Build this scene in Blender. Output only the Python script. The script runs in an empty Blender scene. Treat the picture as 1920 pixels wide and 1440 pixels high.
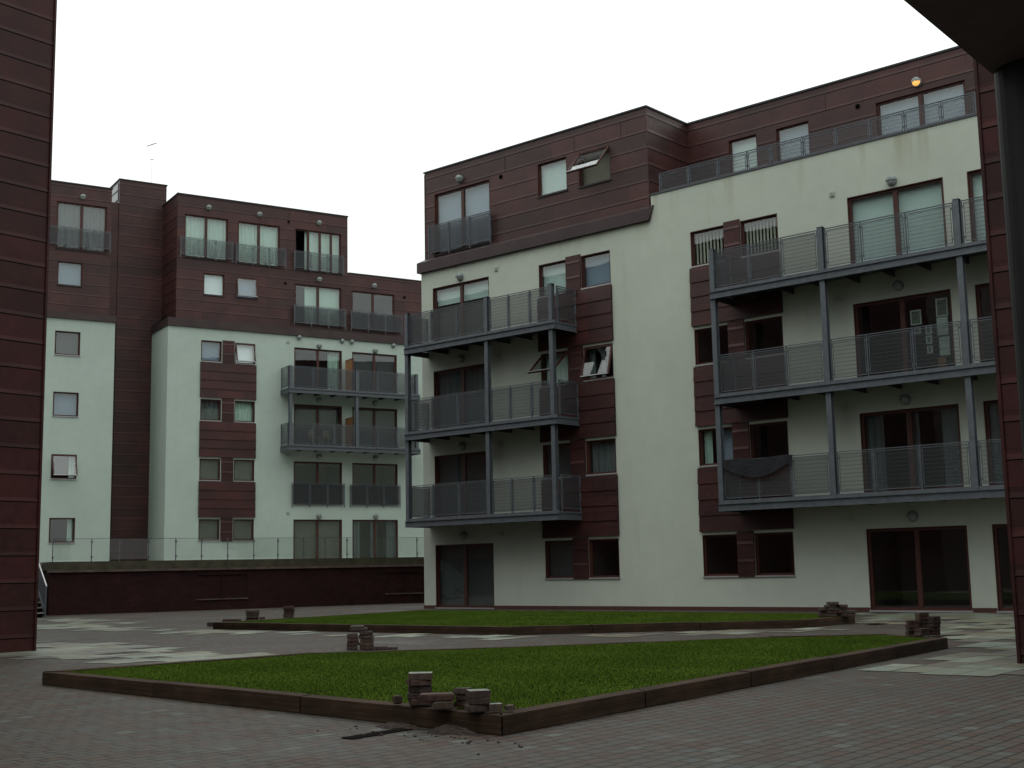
import bpy, bmesh, math, random
import numpy as np
from mathutils import Vector, Matrix
random.seed(7)
R = math.radians
S = bpy.context.scene
COL = S.collection

# ------------------------------------------------------------------ camera
EYE = 1.298
cd = bpy.data.cameras.new('camera'); cam = bpy.data.objects.new('camera', cd); COL.objects.link(cam)
PITCH, ROLL = 0.14235, -0.01964
fw = Vector((0, math.cos(PITCH), math.sin(PITCH))); up0 = Vector((0, -math.sin(PITCH), math.cos(PITCH))); r0 = Vector((1, 0, 0))
rt = math.cos(ROLL)*r0 + math.sin(ROLL)*up0; up = -math.sin(ROLL)*r0 + math.cos(ROLL)*up0
cam.matrix_world = Matrix(((rt.x, up.x, -fw.x, 0), (rt.y, up.y, -fw.y, 0), (rt.z, up.z, -fw.z, EYE), (0, 0, 0, 1)))
cd.sensor_width = 36; cd.lens = 45.367; cd.clip_start = 0.05; cd.clip_end = 2000
S.camera = cam
# ------------------------------------------------------------------ sky, sun, exposure
SUN_EL, SUN_ROT, SKY_Z = R(68), R(215), 29.0
w = bpy.data.worlds.new('World'); S.world = w; w.use_nodes = True
nt = w.node_tree; nt.nodes.clear()
out = nt.nodes.new('ShaderNodeOutputWorld'); bg = nt.nodes.new('ShaderNodeBackground')
sky = nt.nodes.new('ShaderNodeTexSky'); sky.sky_type = 'NISHITA'; sky.sun_disc = False
sky.sun_elevation = SUN_EL; sky.sun_rotation = SUN_ROT; sky.dust_density = 4
mx = nt.nodes.new('ShaderNodeMix'); mx.data_type = 'RGBA'; mx.inputs[0].default_value = 0.96
# closed white cloud over the sky, far brighter overhead than at the horizon (an overcast sky)
tc = nt.nodes.new('ShaderNodeTexCoord'); sp = nt.nodes.new('ShaderNodeSeparateXYZ'); nt.links.new(tc.outputs['Generated'], sp.inputs[0])
mr = nt.nodes.new('ShaderNodeMapRange'); mr.inputs['To Min'].default_value = SKY_Z/3.8; mr.inputs['To Max'].default_value = SKY_Z; nt.links.new(sp.outputs[2], mr.inputs['Value'])
cl = nt.nodes.new('ShaderNodeVectorMath'); cl.operation = 'SCALE'; cl.inputs[0].default_value = (.955, 1.0, .975); nt.links.new(mr.outputs[0], cl.inputs['Scale']); nt.links.new(cl.outputs[0], mx.inputs[7])
nt.links.new(sky.outputs[0], mx.inputs[6]); nt.links.new(mx.outputs[2], bg.inputs[0]); nt.links.new(bg.outputs[0], out.inputs[0])
bg.inputs[1].default_value = 0.10
sd = bpy.data.lights.new('sun', 'SUN'); sd.energy = 0.5; sd.angle = R(50); sd.color = (1, .97, .93)
so = bpy.data.objects.new('sun', sd); COL.objects.link(so)
az = SUN_ROT
sdir = Vector((math.sin(az)*math.cos(SUN_EL), math.cos(az)*math.cos(SUN_EL), math.sin(SUN_EL)))
so.rotation_euler = sdir.to_track_quat('Z', 'Y').to_euler(); so.location = (0, -20, 60)
S.view_settings.view_transform = 'Standard'; S.view_settings.look = 'None'; S.view_settings.gamma = 1
S.view_settings.exposure = -0.18
S.render.engine = 'CYCLES'; S.cycles.max_bounces = 6; S.cycles.transparent_max_bounces = 24
S.cycles.diffuse_bounces = 3; S.cycles.glossy_bounces = 3

# ------------------------------------------------------------------ materials
def nodes(name):
    m = bpy.data.materials.new(name); m.use_nodes = True; t = m.node_tree; t.nodes.clear()
    o = t.nodes.new('ShaderNodeOutputMaterial'); b = t.nodes.new('ShaderNodeBsdfPrincipled'); t.links.new(b.outputs[0], o.inputs[0])
    return m, t, b, o
def N(t, k, **kw):
    n = t.nodes.new(k)
    for a, v in kw.items(): setattr(n, a, v)
    return n
def noise(t, scale, detail=4, rough=.55, vec=None):
    n = N(t, 'ShaderNodeTexNoise'); n.inputs['Scale'].default_value = scale; n.inputs['Detail'].default_value = detail; n.inputs['Roughness'].default_value = rough
    if vec is not None: t.links.new(vec, n.inputs['Vector'])
    return n
def ramp(t, fac, stops):
    r = N(t, 'ShaderNodeValToRGB'); e = r.color_ramp.elements
    while len(e) > len(stops): e.remove(e[-1])
    while len(e) < len(stops): e.new(.5)
    for i, (p, c) in enumerate(stops):
        e[i].position = p; e[i].color = c if len(c) == 4 else (*c, 1)
    t.links.new(fac, r.inputs[0]); return r
def mixc(t, fac, a, b, mode='MIX'):
    m = N(t, 'ShaderNodeMix', data_type='RGBA', blend_type=mode)
    for s, v in ((0, fac), (6, a), (7, b)):
        if isinstance(v, (int, float)): m.inputs[s].default_value = v
        elif isinstance(v, tuple): m.inputs[s].default_value = v if len(v) == 4 else (*v, 1)
        else: t.links.new(v, m.inputs[s])
    return m.outputs[2]
def objco(t, mapping=None):
    tc = N(t, 'ShaderNodeTexCoord'); return tc.outputs['Object']
def bump(t, b, h, st, dist=.02):
    n = N(t, 'ShaderNodeBump'); n.inputs['Strength'].default_value = st; n.inputs['Distance'].default_value = dist
    t.links.new(h, n.inputs['Height']); t.links.new(n.outputs[0], b.inputs['Normal'])
def plain(name, col, rough=.6, metal=0, nscale=0, namt=.25, spec=.22):
    m, t, b, o = nodes(name); b.inputs['Roughness'].default_value = rough; b.inputs['Metallic'].default_value = metal
    b.inputs['Specular IOR Level'].default_value = spec
    b.inputs['Base Color'].default_value = (*col, 1)
    if nscale:
        n = noise(t, nscale, 5, .6, objco(t)); lo = tuple(c*(1-namt) for c in col); hi = tuple(min(1, c*(1+namt)) for c in col)
        r = ramp(t, n.outputs[0], [(.3, lo), (.7, hi)]); t.links.new(r.outputs[0], b.inputs['Base Color'])
        bump(t, b, n.outputs[0], .15, .01)
    return m
def facade_uv(t):
    """(x + y, z) of the object: runs along any upright face"""
    s = N(t, 'ShaderNodeSeparateXYZ'); t.links.new(objco(t), s.inputs[0])
    a = N(t, 'ShaderNodeMath', operation='ADD'); t.links.new(s.outputs[0], a.inputs[0]); t.links.new(s.outputs[1], a.inputs[1])
    c = N(t, 'ShaderNodeCombineXYZ'); t.links.new(a.outputs[0], c.inputs[0]); t.links.new(s.outputs[2], c.inputs[1]); return c.outputs[0]
def copper(name, base, bright=1.0, row=.54, phase=0.0, length=3.1, spec=.33):
    m, t, b, o = nodes(name)
    uv = facade_uv(t)
    mp = N(t, 'ShaderNodeMapping'); mp.inputs['Location'].default_value = (0, -phase, 0); t.links.new(uv, mp.inputs[0])
    br = N(t, 'ShaderNodeTexBrick'); t.links.new(mp.outputs[0], br.inputs['Vector'])
    br.inputs['Scale'].default_value = 1; br.inputs['Brick Width'].default_value = length; br.inputs['Row Height'].default_value = row
    br.inputs['Mortar Size'].default_value = .006; br.inputs['Mortar Smooth'].default_value = .1; br.offset = .37
    c = [v*bright for v in base]
    br.inputs['Color1'].default_value = (c[0]*.78, c[1]*.84, c[2]*.86, 1); br.inputs['Color2'].default_value = (c[0]*1.28, c[1]*1.1, c[2]*1.08, 1)
    br.inputs['Mortar'].default_value = (c[0]*.35, c[1]*.35, c[2]*.35, 1)
    n1 = noise(t, .9, 5, .6, uv); n2 = noise(t, 7, 4, .6, uv)
    r1 = ramp(t, n1.outputs[0], [(.3, (.72, .76, .80)), (.7, (1.25, 1.18, 1.12))])
    col = mixc(t, 1.0, br.outputs[0], r1.outputs[0], 'MULTIPLY')
    r2 = ramp(t, n2.outputs[0], [(.35, (.86, .88, .88)), (.7, (1.1, 1.08, 1.07))])
    col = mixc(t, 1.0, col, r2.outputs[0], 'MULTIPLY')
    t.links.new(col, b.inputs['Base Color'])
    b.inputs['Metallic'].default_value = .2; b.inputs['Specular IOR Level'].default_value = spec
    rr = ramp(t, n2.outputs[0], [(.3, (.38,)*3), (.7, (.55,)*3)]); t.links.new(rr.outputs[0], b.inputs['Roughness'])
    bump(t, b, n1.outputs[0], .3, .05)
    return m
def render_mat(name, base, stains=.95):
    m, t, b, o = nodes(name); uv = facade_uv(t)
    n1 = noise(t, .35, 5, .6, uv); n2 = noise(t, 26, 3, .6, uv)
    mp = N(t, 'ShaderNodeMapping'); mp.inputs['Scale'].default_value = (2.4, .16, 1); t.links.new(uv, mp.inputs[0])
    st = noise(t, 1.0, 5, .65, mp.outputs[0])
    r1 = ramp(t, n1.outputs[0], [(.3, tuple(c*.93 for c in base)), (.7, tuple(min(1, c*1.05) for c in base))])
    r2 = ramp(t, st.outputs[0], [(.25, (.90, .90, .86)), (.42, (1, 1, 1)), (1, (1, 1, 1))])
    n3 = noise(t, 2.6, 5, .6, uv)
    r3 = ramp(t, n3.outputs[0], [(.3, (.96, .965, .96)), (.7, (1.03, 1.03, 1.03))])
    col = mixc(t, 1.0, r1.outputs[0], r2.outputs[0], 'MULTIPLY'); col = mixc(t, 1.0, col, r3.outputs[0], 'MULTIPLY')
    # run-off stains hanging below the parapet
    mp2 = N(t, 'ShaderNodeMapping'); mp2.inputs['Scale'].default_value = (1.3, .12, 1); t.links.new(uv, mp2.inputs[0]); ns = noise(t, 1.0, 3, .5, mp2.outputs[0])
    s1 = ramp(t, ns.outputs[0], [(.56, (0, 0, 0)), (.68, (1, 1, 1))]); sz = N(t, 'ShaderNodeSeparateXYZ'); t.links.new(uv, sz.inputs[0])
    m1 = N(t, 'ShaderNodeMapRange'); m1.inputs['From Min'].default_value = 11.3; m1.inputs['From Max'].default_value = 12.7; t.links.new(sz.outputs[1], m1.inputs['Value'])
    m1.inputs['To Max'].default_value = stains; mm = N(t, 'ShaderNodeMath', operation='MULTIPLY'); t.links.new(s1.outputs[0], mm.inputs[0]); t.links.new(m1.outputs[0], mm.inputs[1])
    col = mixc(t, mm.outputs[0], col, tuple(c*k for c, k in zip(base, (.74, .72, .60))))
    t.links.new(col, b.inputs['Base Color']); b.inputs['Roughness'].default_value = .9; b.inputs['Specular IOR Level'].default_value = .2
    bump(t, b, n2.outputs[0], .3, .01)
    return m
def glass_mat(name, tint=(.90, .94, .93), ior=1.75):
    m = bpy.data.materials.new(name); m.use_nodes = True; t = m.node_tree; t.nodes.clear()
    o = N(t, 'ShaderNodeOutputMaterial'); mix = N(t, 'ShaderNodeMixShader'); tr = N(t, 'ShaderNodeBsdfTransparent'); gl = N(t, 'ShaderNodeBsdfGlossy')
    tr.inputs[0].default_value = (*tint, 1); gl.inputs['Roughness'].default_value = .015
    # Schlick reflectance, the same from both faces of the thin sheet
    lw = N(t, 'ShaderNodeLayerWeight'); lw.inputs[0].default_value = .5; f0 = ((ior-1)/(ior+1))**2
    pw5 = N(t, 'ShaderNodeMath', operation='POWER'); t.links.new(lw.outputs['Facing'], pw5.inputs[0]); pw5.inputs[1].default_value = 4.5
    fr = N(t, 'ShaderNodeMapRange'); fr.inputs['To Min'].default_value = f0; fr.inputs['To Max'].default_value = 1; t.links.new(pw5.outputs[0], fr.inputs['Value'])
    n = noise(t, 1.2, 2, .5, objco(t)); bp = N(t, 'ShaderNodeBump'); bp.inputs['Strength'].default_value = .03; bp.inputs['Distance'].default_value = .05
    t.links.new(n.outputs[0], bp.inputs['Height']); t.links.new(bp.outputs[0], gl.inputs['Normal'])
    t.links.new(fr.outputs[0], mix.inputs[0]); t.links.new(tr.outputs[0], mix.inputs[1]); t.links.new(gl.outputs[0], mix.inputs[2]); t.links.new(mix.outputs[0], o.inputs[0])
    return m
def mesh_sheet(name, col, cover, stripes=True):
    """fine woven steel mesh: partly see-through sheet with regular heavier wires"""
    m = bpy.data.materials.new(name); m.use_nodes = True; t = m.node_tree; t.nodes.clear()
    o = N(t, 'ShaderNodeOutputMaterial'); mix = N(t, 'ShaderNodeMixShader'); tr = N(t, 'ShaderNodeBsdfTransparent'); b = N(t, 'ShaderNodeBsdfPrincipled')
    b.inputs['Base Color'].default_value = (*col, 1); b.inputs['Roughness'].default_value = .45; b.inputs['Metallic'].default_value = .3
    s = N(t, 'ShaderNodeSeparateXYZ'); t.links.new(objco(t), s.inputs[0])
    mu = N(t, 'ShaderNodeMath', operation='MULTIPLY'); mu.inputs[1].default_value = 2*math.pi/.105; t.links.new(s.outputs[2], mu.inputs[0])
    si = N(t, 'ShaderNodeMath', operation='SINE'); t.links.new(mu.outputs[0], si.inputs[0])
    mr = N(t, 'ShaderNodeMapRange'); mr.inputs['From Min'].default_value = .45; mr.inputs['From Max'].default_value = 1
    mr.inputs['To Min'].default_value = cover; mr.inputs['To Max'].default_value = min(.95, cover+.17); t.links.new(si.outputs[0], mr.inputs['Value'])
    t.links.new(mr.outputs[0], mix.inputs[0]); t.links.new(tr.outputs[0], mix.inputs[1]); t.links.new(b.outputs[0], mix.inputs[2]); t.links.new(mix.outputs[0], o.inputs[0])
    return m
CU = (.042, .0185, .0172)
M = dict(
    copper=copper('red_brown_metal_cladding', CU, 1, .54, 15.40),
    copper_f=copper('red_brown_metal_cladding_far', CU, 1, .54, 20.50, 3.4),
    copper_bay=copper('red_brown_metal_bay', (.038, .0138, .0128), 1, .5, 0, 1.5),
    copper_tower=copper('dark_red_metal_tower', (.033, .0098, .0092), 1, .488, .246, 3.0, .2),
    cap=plain('dark_metal_cap', (.03, .03, .032), .5, .3),
    fascia=plain('weathered_metal_fascia', (.040, .028, .028), .45, .2, 1.5, .18),
    cream=render_mat('cream_render', (.360, .390, .338)),
    cream_f=render_mat('pale_render_far', (.332, .398, .357), .15),
    base=plain('red_brown_base_course', (.06, .025, .02), .8),
    frame=plain('stained_timber_frame', (.050, .019, .015), .5, 0, 9, .25),
    sill=plain('pale_metal_sill', (.30, .30, .31), .45, .4),
    steel=plain('galvanised_steel', (.085, .095, .107), .5, .3, 6, .18),
    steel_dark=plain('dark_painted_steel', (.055, .058, .065), .5, .3),
    mesh=mesh_sheet('woven_steel_mesh', (.048, .053, .058), .38),
    mesh_thin=mesh_sheet('open_woven_steel_mesh', (.050, .056, .060), .22),
    mesh_dark=mesh_sheet('dark_woven_steel_mesh', (.034, .037, .042), .48),
    glass=glass_mat('window_glass'),
    balglass=glass_mat('balustrade_glass', (.93, .94, .93), 1.4),
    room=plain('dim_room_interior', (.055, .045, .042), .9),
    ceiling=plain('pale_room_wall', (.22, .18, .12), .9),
    bright=plain('white_blind_and_sky_reflection', (.86, .90, .92), .9),
    blind=plain('white_roller_blind', (.55, .64, .62), .9),
    bluegrey=plain('blue_grey_blind', (.24, .29, .37), .9),
    beige=plain('beige_blind', (.13, .125, .098), .9, 0, 2, .1),
    greyblind=plain('grey_blind', (.075, .078, .078), .9),
    curtain=plain('pale_green_curtain', (.47, .60, .53), .95),
    curtain_g=plain('grey_curtain', (.12, .135, .14), .95),
    slat=plain('cream_blind_slats', (.42, .41, .34), .8),
    lamp=plain('grey_lamp_casing', (.17, .20, .195), .5),
    lens=plain('opal_lamp_lens', (.22, .24, .23), .3),
    vent=plain('pale_vent_grille', (.33, .35, .31), .8),
    dark=plain('near_black_and_painted_shade', (.005, .004, .004), .95, 0, 0, 0, .02),  # near-black parts; also paints the shade below cladding laps
    wood=plain('orange_brown_screen_board', (.22, .11, .045), .7, 0, 12, .25),
    concrete=plain('grey_concrete', (.20, .19, .17), .9, 0, 3, .2),
    upstand=plain('mossy_concrete_upstand', (.050, .046, .030), .9, 0, 2.5, .35),
    coping=plain('weathered_stone_coping', (.085, .062, .054), .85, 0, 2.0, .45),
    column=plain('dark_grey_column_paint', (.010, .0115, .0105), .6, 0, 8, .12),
    beam=plain('bounce_lit_beam', (.15, .125, .12), .8, 0, 3, .2),  # soffit brown lightened to paint ground light on the beams
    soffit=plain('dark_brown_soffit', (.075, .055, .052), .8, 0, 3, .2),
    roof=plain('grey_roof_membrane', (.12, .12, .12), .9),
    frame_pale=plain('pale_picture_frame', (.42, .46, .42), .7),
    picture=plain('dull_picture_print', (.14, .16, .14), .8, 0, 8, .5),
    cloth=plain('dark_grey_blanket', (.014, .014, .017), .95, 0, 9, .3),
    chair=plain('yellowish_wood_chair', (.24, .22, .13), .7),
    soil=plain('dark_brown_soil', (.022, .015, .012), .95, 0, 14, .5),
)
def lit_mat():
    m, t, b, o = nodes('lit_amber_lens'); b.inputs['Base Color'].default_value = (.8, .5, .15, 1)
    b.inputs['Emission Color'].default_value = (1, .50, .12, 1); b.inputs['Emission Strength'].default_value = .95; return m
M['lit'] = lit_mat()
def brickwork():
    m, t, b, o = nodes('dark_red_brickwork'); uv = facade_uv(t)
    br = N(t, 'ShaderNodeTexBrick'); t.links.new(uv, br.inputs['Vector']); br.inputs['Scale'].default_value = 1
    br.inputs['Brick Width'].default_value = .225; br.inputs['Row Height'].default_value = .075; br.inputs['Mortar Size'].default_value = .008
    br.inputs['Color1'].default_value = (.030, .0100, .0100, 1); br.inputs['Color2'].default_value = (.019, .0075, .0080, 1); br.inputs['Mortar'].default_value = (.020, .012, .011, 1)
    n = noise(t, 1.1, 5, .6, uv); r = ramp(t, n.outputs[0], [(.3, (.75,)*3), (.7, (1.25,)*3)])
    t.links.new(mixc(t, 1, br.outputs[0], r.outputs[0], 'MULTIPLY'), b.inputs['Base Color']); b.inputs['Roughness'].default_value = .9; b.inputs['Specular IOR Level'].default_value = .1
    bump(t, b, br.outputs['Fac'], -.4, .01); return m
M['brick'] = brickwork()
def sleeper_mat():
    m, t, b, o = nodes('weathered_sleeper_timber'); co = objco(t)
    mp = N(t, 'ShaderNodeMapping'); mp.inputs['Scale'].default_value = (1.2, 22, 22); t.links.new(co, mp.inputs[0])
    n = noise(t, 1, 6, .65, mp.outputs[0]); n2 = noise(t, 1.6, 4, .6, co)
    r = ramp(t, n.outputs[0], [(.25, (.015, .0085, .0055)), (.6, (.036, .022, .014)), (.85, (.066, .048, .033))])
    r2 = ramp(t, n2.outputs[0], [(.3, (.6, .62, .58)), (.7, (1.25, 1.2, 1.15))])
    t.links.new(mixc(t, 1, r.outputs[0], r2.outputs[0], 'MULTIPLY'), b.inputs['Base Color']); b.inputs['Roughness'].default_value = .85; b.inputs['Specular IOR Level'].default_value = .12
    bump(t, b, n.outputs[0], .5, .015); return m
M['sleeper'] = sleeper_mat()
def paving():
    m, t, b, o = nodes('block_paving'); co = objco(t)
    mp = N(t, 'ShaderNodeMapping'); mp.inputs['Rotation'].default_value = (0, 0, R(-50.7)); t.links.new(co, mp.inputs[0])
    wn = noise(t, 1.4, 2, .5, mp.outputs[0])
    v = N(t, 'ShaderNodeVectorMath', operation='MULTIPLY_ADD'); t.links.new(wn.outputs['Color'], v.inputs[0]); v.inputs[1].default_value = (.03, .03, 0); t.links.new(mp.outputs[0], v.inputs[2])
    br = N(t, 'ShaderNodeTexBrick'); t.links.new(v.outputs[0], br.inputs['Vector']); br.inputs['Scale'].default_value = 1
    br.inputs['Brick Width'].default_value = .19; br.inputs['Row Height'].default_value = .135; br.inputs['Mortar Size'].default_value = .010
    br.inputs['Mortar Smooth'].default_value = .3; br.inputs['Bias'].default_value = -.1
    br.inputs['Color1'].default_value = (.062, .046, .039, 1); br.inputs['Color2'].default_value = (.035, .039, .036, 1); br.inputs['Mortar'].default_value = (.007, .006, .006, 1)
    br.squash = 1.35; br.squash_frequency = 3
    # single blocks paler or redder than the rest
    br2 = N(t, 'ShaderNodeTexBrick'); t.links.new(v.outputs[0], br2.inputs['Vector']); br2.inputs['Scale'].default_value = 1
    br2.inputs['Brick Width'].default_value = .19; br2.inputs['Row Height'].default_value = .135; br2.inputs['Mortar Size'].default_value = 0; br2.squash = 1.35; br2.squash_frequency = 3
    br2.inputs['Color1'].default_value = (0, 0, 0, 1); br2.inputs['Color2'].default_value = (1, 1, 1, 1)
    pr = ramp(t, br2.outputs[0], [(0, (.72, .66, .64)), (.35, (.9, .92, .88)), (.80, (1.05, 1.02, 1.0)), (.95, (1.2, 1.22, 1.22)), (1, (1.75, 1.75, 1.7))])
    n = noise(t, .45, 5, .65, co); r = ramp(t, n.outputs[0], [(.3, (.78, .77, .76)), (.7, (1.18, 1.16, 1.15))])
    n3 = noise(t, 30, 4, .6, co); r3 = ramp(t, n3.outputs[0], [(.3, (.8,)*3), (.7, (1.2,)*3)])
    c = mixc(t, 1, br.outputs[0], pr.outputs[0], 'MULTIPLY'); c = mixc(t, 1, c, r.outputs[0], 'MULTIPLY'); c = mixc(t, 1, c, r3.outputs[0], 'MULTIPLY')
    t.links.new(c, b.inputs['Base Color'])
    rr = ramp(t, n.outputs[0], [(.35, (.48,)*3), (.6, (.72,)*3)]); t.links.new(rr.outputs[0], b.inputs['Roughness'])
    h = mixc(t, .25, br.outputs['Fac'], n3.outputs[0]); bump(t, b, br.outputs['Fac'], -.8, .016); 
    wn2 = noise(t, .28, 4, .6, co); wr = ramp(t, wn2.outputs[0], [(.60, (0, 0, 0)), (.70, (1, 1, 1))])      # damp patches
    rg = mixc(t, wr.outputs[0], rr.outputs[0], (.30, .30, .30)); t.links.new(rg, b.inputs['Roughness'])
    sp_ = N(t, 'ShaderNodeMapRange'); sp_.inputs['To Min'].default_value = .12; sp_.inputs['To Max'].default_value = .32; t.links.new(wr.outputs[0], sp_.inputs['Value']); t.links.new(sp_.outputs[0], b.inputs['Specular IOR Level'])
    return m
M['paving'] = paving()
def tinted(name, spec=.5, rough=.6, nscale=9, bumpst=.3, lo=.7, hi=1.25):
    """stone or block whose own colour comes from its face colours, broken up by noise"""
    m, t, b, o = nodes(name); a = N(t, 'ShaderNodeVertexColor'); a.layer_name = 'tint'
    n = noise(t, nscale, 6, .65, objco(t)); r = ramp(t, n.outputs[0], [(.3, (lo,)*3), (.7, (hi,)*3)])
    t.links.new(mixc(t, 1, a.outputs[0], r.outputs[0], 'MULTIPLY'), b.inputs['Base Color']); b.inputs['Roughness'].default_value = rough
    b.inputs['Specular IOR Level'].default_value = spec; bump(t, b, n.outputs[0], bumpst, .01); return m
M['slab'] = tinted('sandstone_slabs', .3, .5, 5, .25, .75, 1.2)
M['block'] = tinted('tumbled_paving_block', .2, .75, 22, .6, .55, 1.35)
def grass_mat():
    m, t, b, o = nodes('lawn_grass'); co = objco(t)
    n = noise(t, .9, 5, .6, co); n2 = noise(t, 40, 3, .6, co)
    r = ramp(t, n.outputs[0], [(.3, (.046, .082, .006)), (.7, (.055, .094, .008))]); r2 = ramp(t, n2.outputs[0], [(.3, (.85, .87, .85)), (.75, (1.13, 1.1, 1.13))])
    t.links.new(mixc(t, 1, r.outputs[0], r2.outputs[0], 'MULTIPLY'), b.inputs['Base Color']); b.inputs['Roughness'].default_value = .9; b.inputs['Specular IOR Level'].default_value = .05
    cu = N(t, 'ShaderNodeCombineXYZ'); cu.inputs[2].default_value = 1; g_ = N(t, 'ShaderNodeNewGeometry')      # thin blades take the light of the whole turf
    vm = N(t, 'ShaderNodeMix', data_type='VECTOR'); vm.inputs[0].default_value = .88; t.links.new(g_.outputs['Normal'], vm.inputs[4]); t.links.new(cu.outputs[0], vm.inputs[5]); t.links.new(vm.outputs[1], b.inputs['Normal'])
    return m
M['grass'] = grass_mat()
M['turf'] = plain('turf_soil', (.036, .066, .004), .95, 0, 6, .3)

# ------------------------------------------------------------------ mesh building
class MB:
    def __init__(s): s.v = []; s.f = []; s.m = []; s.mi = 0; s.tint = None; s.tc = []
    def quad(s, pts):
        k = len(s.v); s.v += [tuple(p) for p in pts]; s.f.append(tuple(range(k, k+len(pts)))); s.m.append(s.mi); s.tc.append(s.tint); return s
    def box(s, x0, x1, y0, y1, z0, z1, xf=None):
        if x0 > x1: x0, x1 = x1, x0
        if y0 > y1: y0, y1 = y1, y0
        if z0 > z1: z0, z1 = z1, z0
        c = [(x0,y0,z0),(x1,y0,z0),(x1,y1,z0),(x0,y1,z0),(x0,y0,z1),(x1,y0,z1),(x1,y1,z1),(x0,y1,z1)]
        if xf: c = [tuple(xf @ Vector(p)) for p in c]
        k = len(s.v); s.v += c
        for f in ((0,3,2,1),(4,5,6,7),(0,1,5,4),(1,2,6,5),(2,3,7,6),(3,0,4,7)):
            s.f.append(tuple(k+i for i in f)); s.m.append(s.mi); s.tc.append(s.tint)
        return s
    def tube(s, a, b, r0, r1=None, n=8, cap=True):
        a = Vector(a); b = Vector(b); r1 = r0 if r1 is None else r1; d = (b-a).normalized(); q = d.to_track_quat('Z', 'Y')
        k = len(s.v)
        for p, r in ((a, r0), (b, r1)):
            for i in range(n):
                t = 2*math.pi*i/n; s.v.append(tuple(p + q @ Vector((r*math.cos(t), r*math.sin(t), 0))))
        for i in range(n):
            j = (i+1) % n; s.f.append((k+i, k+j, k+n+j, k+n+i)); s.m.append(s.mi); s.tc.append(s.tint)
        if cap:
            s.f.append(tuple(k+i for i in reversed(range(n)))); s.m.append(s.mi); s.tc.append(s.tint)
            s.f.append(tuple(k+n+i for i in range(n))); s.m.append(s.mi); s.tc.append(s.tint)
        return s
    def prism(s, poly, z0, z1):
        """poly: list of (x, y), counter-clockwise"""
        n = len(poly); k = len(s.v); s.v += [(x, y, z0) for x, y in poly] + [(x, y, z1) for x, y in poly]
        s.f.append(tuple(k+i for i in reversed(range(n)))); s.f.append(tuple(k+n+i for i in range(n))); s.m += [s.mi]*2; s.tc += [s.tint]*2
        for i in range(n):
            j = (i+1) % n; s.f.append((k+i, k+j, k+n+j, k+n+i)); s.m.append(s.mi); s.tc.append(s.tint)
        return s
    def lathe(s, prof, c, axis='y', n=20):
        """prof: (radius, along) pairs; revolve about the axis through c pointing to -y"""
        k = len(s.v)
        for r, a in prof:
            for i in range(n):
                t = 2*math.pi*i/n; s.v.append((c[0]+r*math.cos(t), c[1]-a, c[2]+r*math.sin(t)))
        for p in range(len(prof)-1):
            for i in range(n):
                j = (i+1) % n; s.f.append((k+p*n+i, k+p*n+j, k+(p+1)*n+j, k+(p+1)*n+i)); s.m.append(s.mi); s.tc.append(s.tint)
        s.f.append(tuple(k+(len(prof)-1)*n+i for i in range(n))); s.m.append(s.mi); s.tc.append(s.tint)
        return s
    def build(s, name, mats, parent=None, bevel=0, smooth=False):
        me = bpy.data.meshes.new(name); me.from_pydata(s.v, [], s.f)
        for m in (mats if isinstance(mats, (list, tuple)) else [mats]): me.materials.append(M[m])
        me.polygons.foreach_set('material_index', s.m)
        if s.tint is not None:
            ca = me.color_attributes.new('tint', 'FLOAT_COLOR', 'CORNER'); d = []
            for p, c in zip(me.polygons, s.tc): d += list((*c, 1))*p.loop_total
            ca.data.foreach_set('color', d)
        me.update()
        if bevel:
            bm = bmesh.new(); bm.from_mesh(me); bmesh.ops.bevel(bm, geom=bm.edges[:], offset=bevel, segments=2, affect='EDGES', clamp_overlap=True); bm.to_mesh(me); bm.free()
        if smooth: me.polygons.foreach_set('use_smooth', [True]*len(me.polygons))
        o = bpy.data.objects.new(name, me); COL.objects.link(o)
        if parent is not None: o.parent = parent
        return o
def tag(o, label=None, cat=None, group=None, kind=None):
    if label: o['label'] = label
    if cat: o['category'] = cat
    if group: o['group'] = group
    if kind: o['kind'] = kind
    return o
def empty(name, loc=(0, 0, 0), rz=0, label=None, cat=None, group=None):
    o = bpy.data.objects.new(name, None); COL.objects.link(o); o.location = loc; o.rotation_euler = (0, 0, rz); o.empty_display_size = .3
    return tag(o, label, cat, group)
def wall(mb, u0, u1, z0, z1, y, holes=(), depth=.12, out=1):
    """upright wall face at local y with openings; reveals run back by depth"""
    us = sorted({u0, u1} | {h for a in holes for h in a[:2] if u0 < h < u1}); zs = sorted({z0, z1} | {h for a in holes for h in a[2:4] if z0 < h < z1})
    for i in range(len(us)-1):
        for j in range(len(zs)-1):
            cu = (us[i]+us[i+1])/2; cz = (zs[j]+zs[j+1])/2
            if any(a[0] < cu < a[1] and a[2] < cz < a[3] for a in holes): continue
            mb.quad([(us[i], y, zs[j]), (us[i+1], y, zs[j]), (us[i+1], y, zs[j+1]), (us[i], y, zs[j+1])])
    for a in holes:
        p, q, r, t = a[0], min(a[1], u1), max(a[2], z0), min(a[3], z1)
        mb.quad([(p, y, r), (p, y, t), (p, y+depth, t), (p, y+depth, r)]); mb.quad([(q, y, t), (q, y, r), (q, y+depth, r), (q, y+depth, t)])
        mb.quad([(p, y, t), (q, y, t), (q, y+depth, t), (p, y+depth, t)]); mb.quad([(p, y, r), (p, y+depth, r), (q, y+depth, r), (q, y, r)])
    return mb
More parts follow.
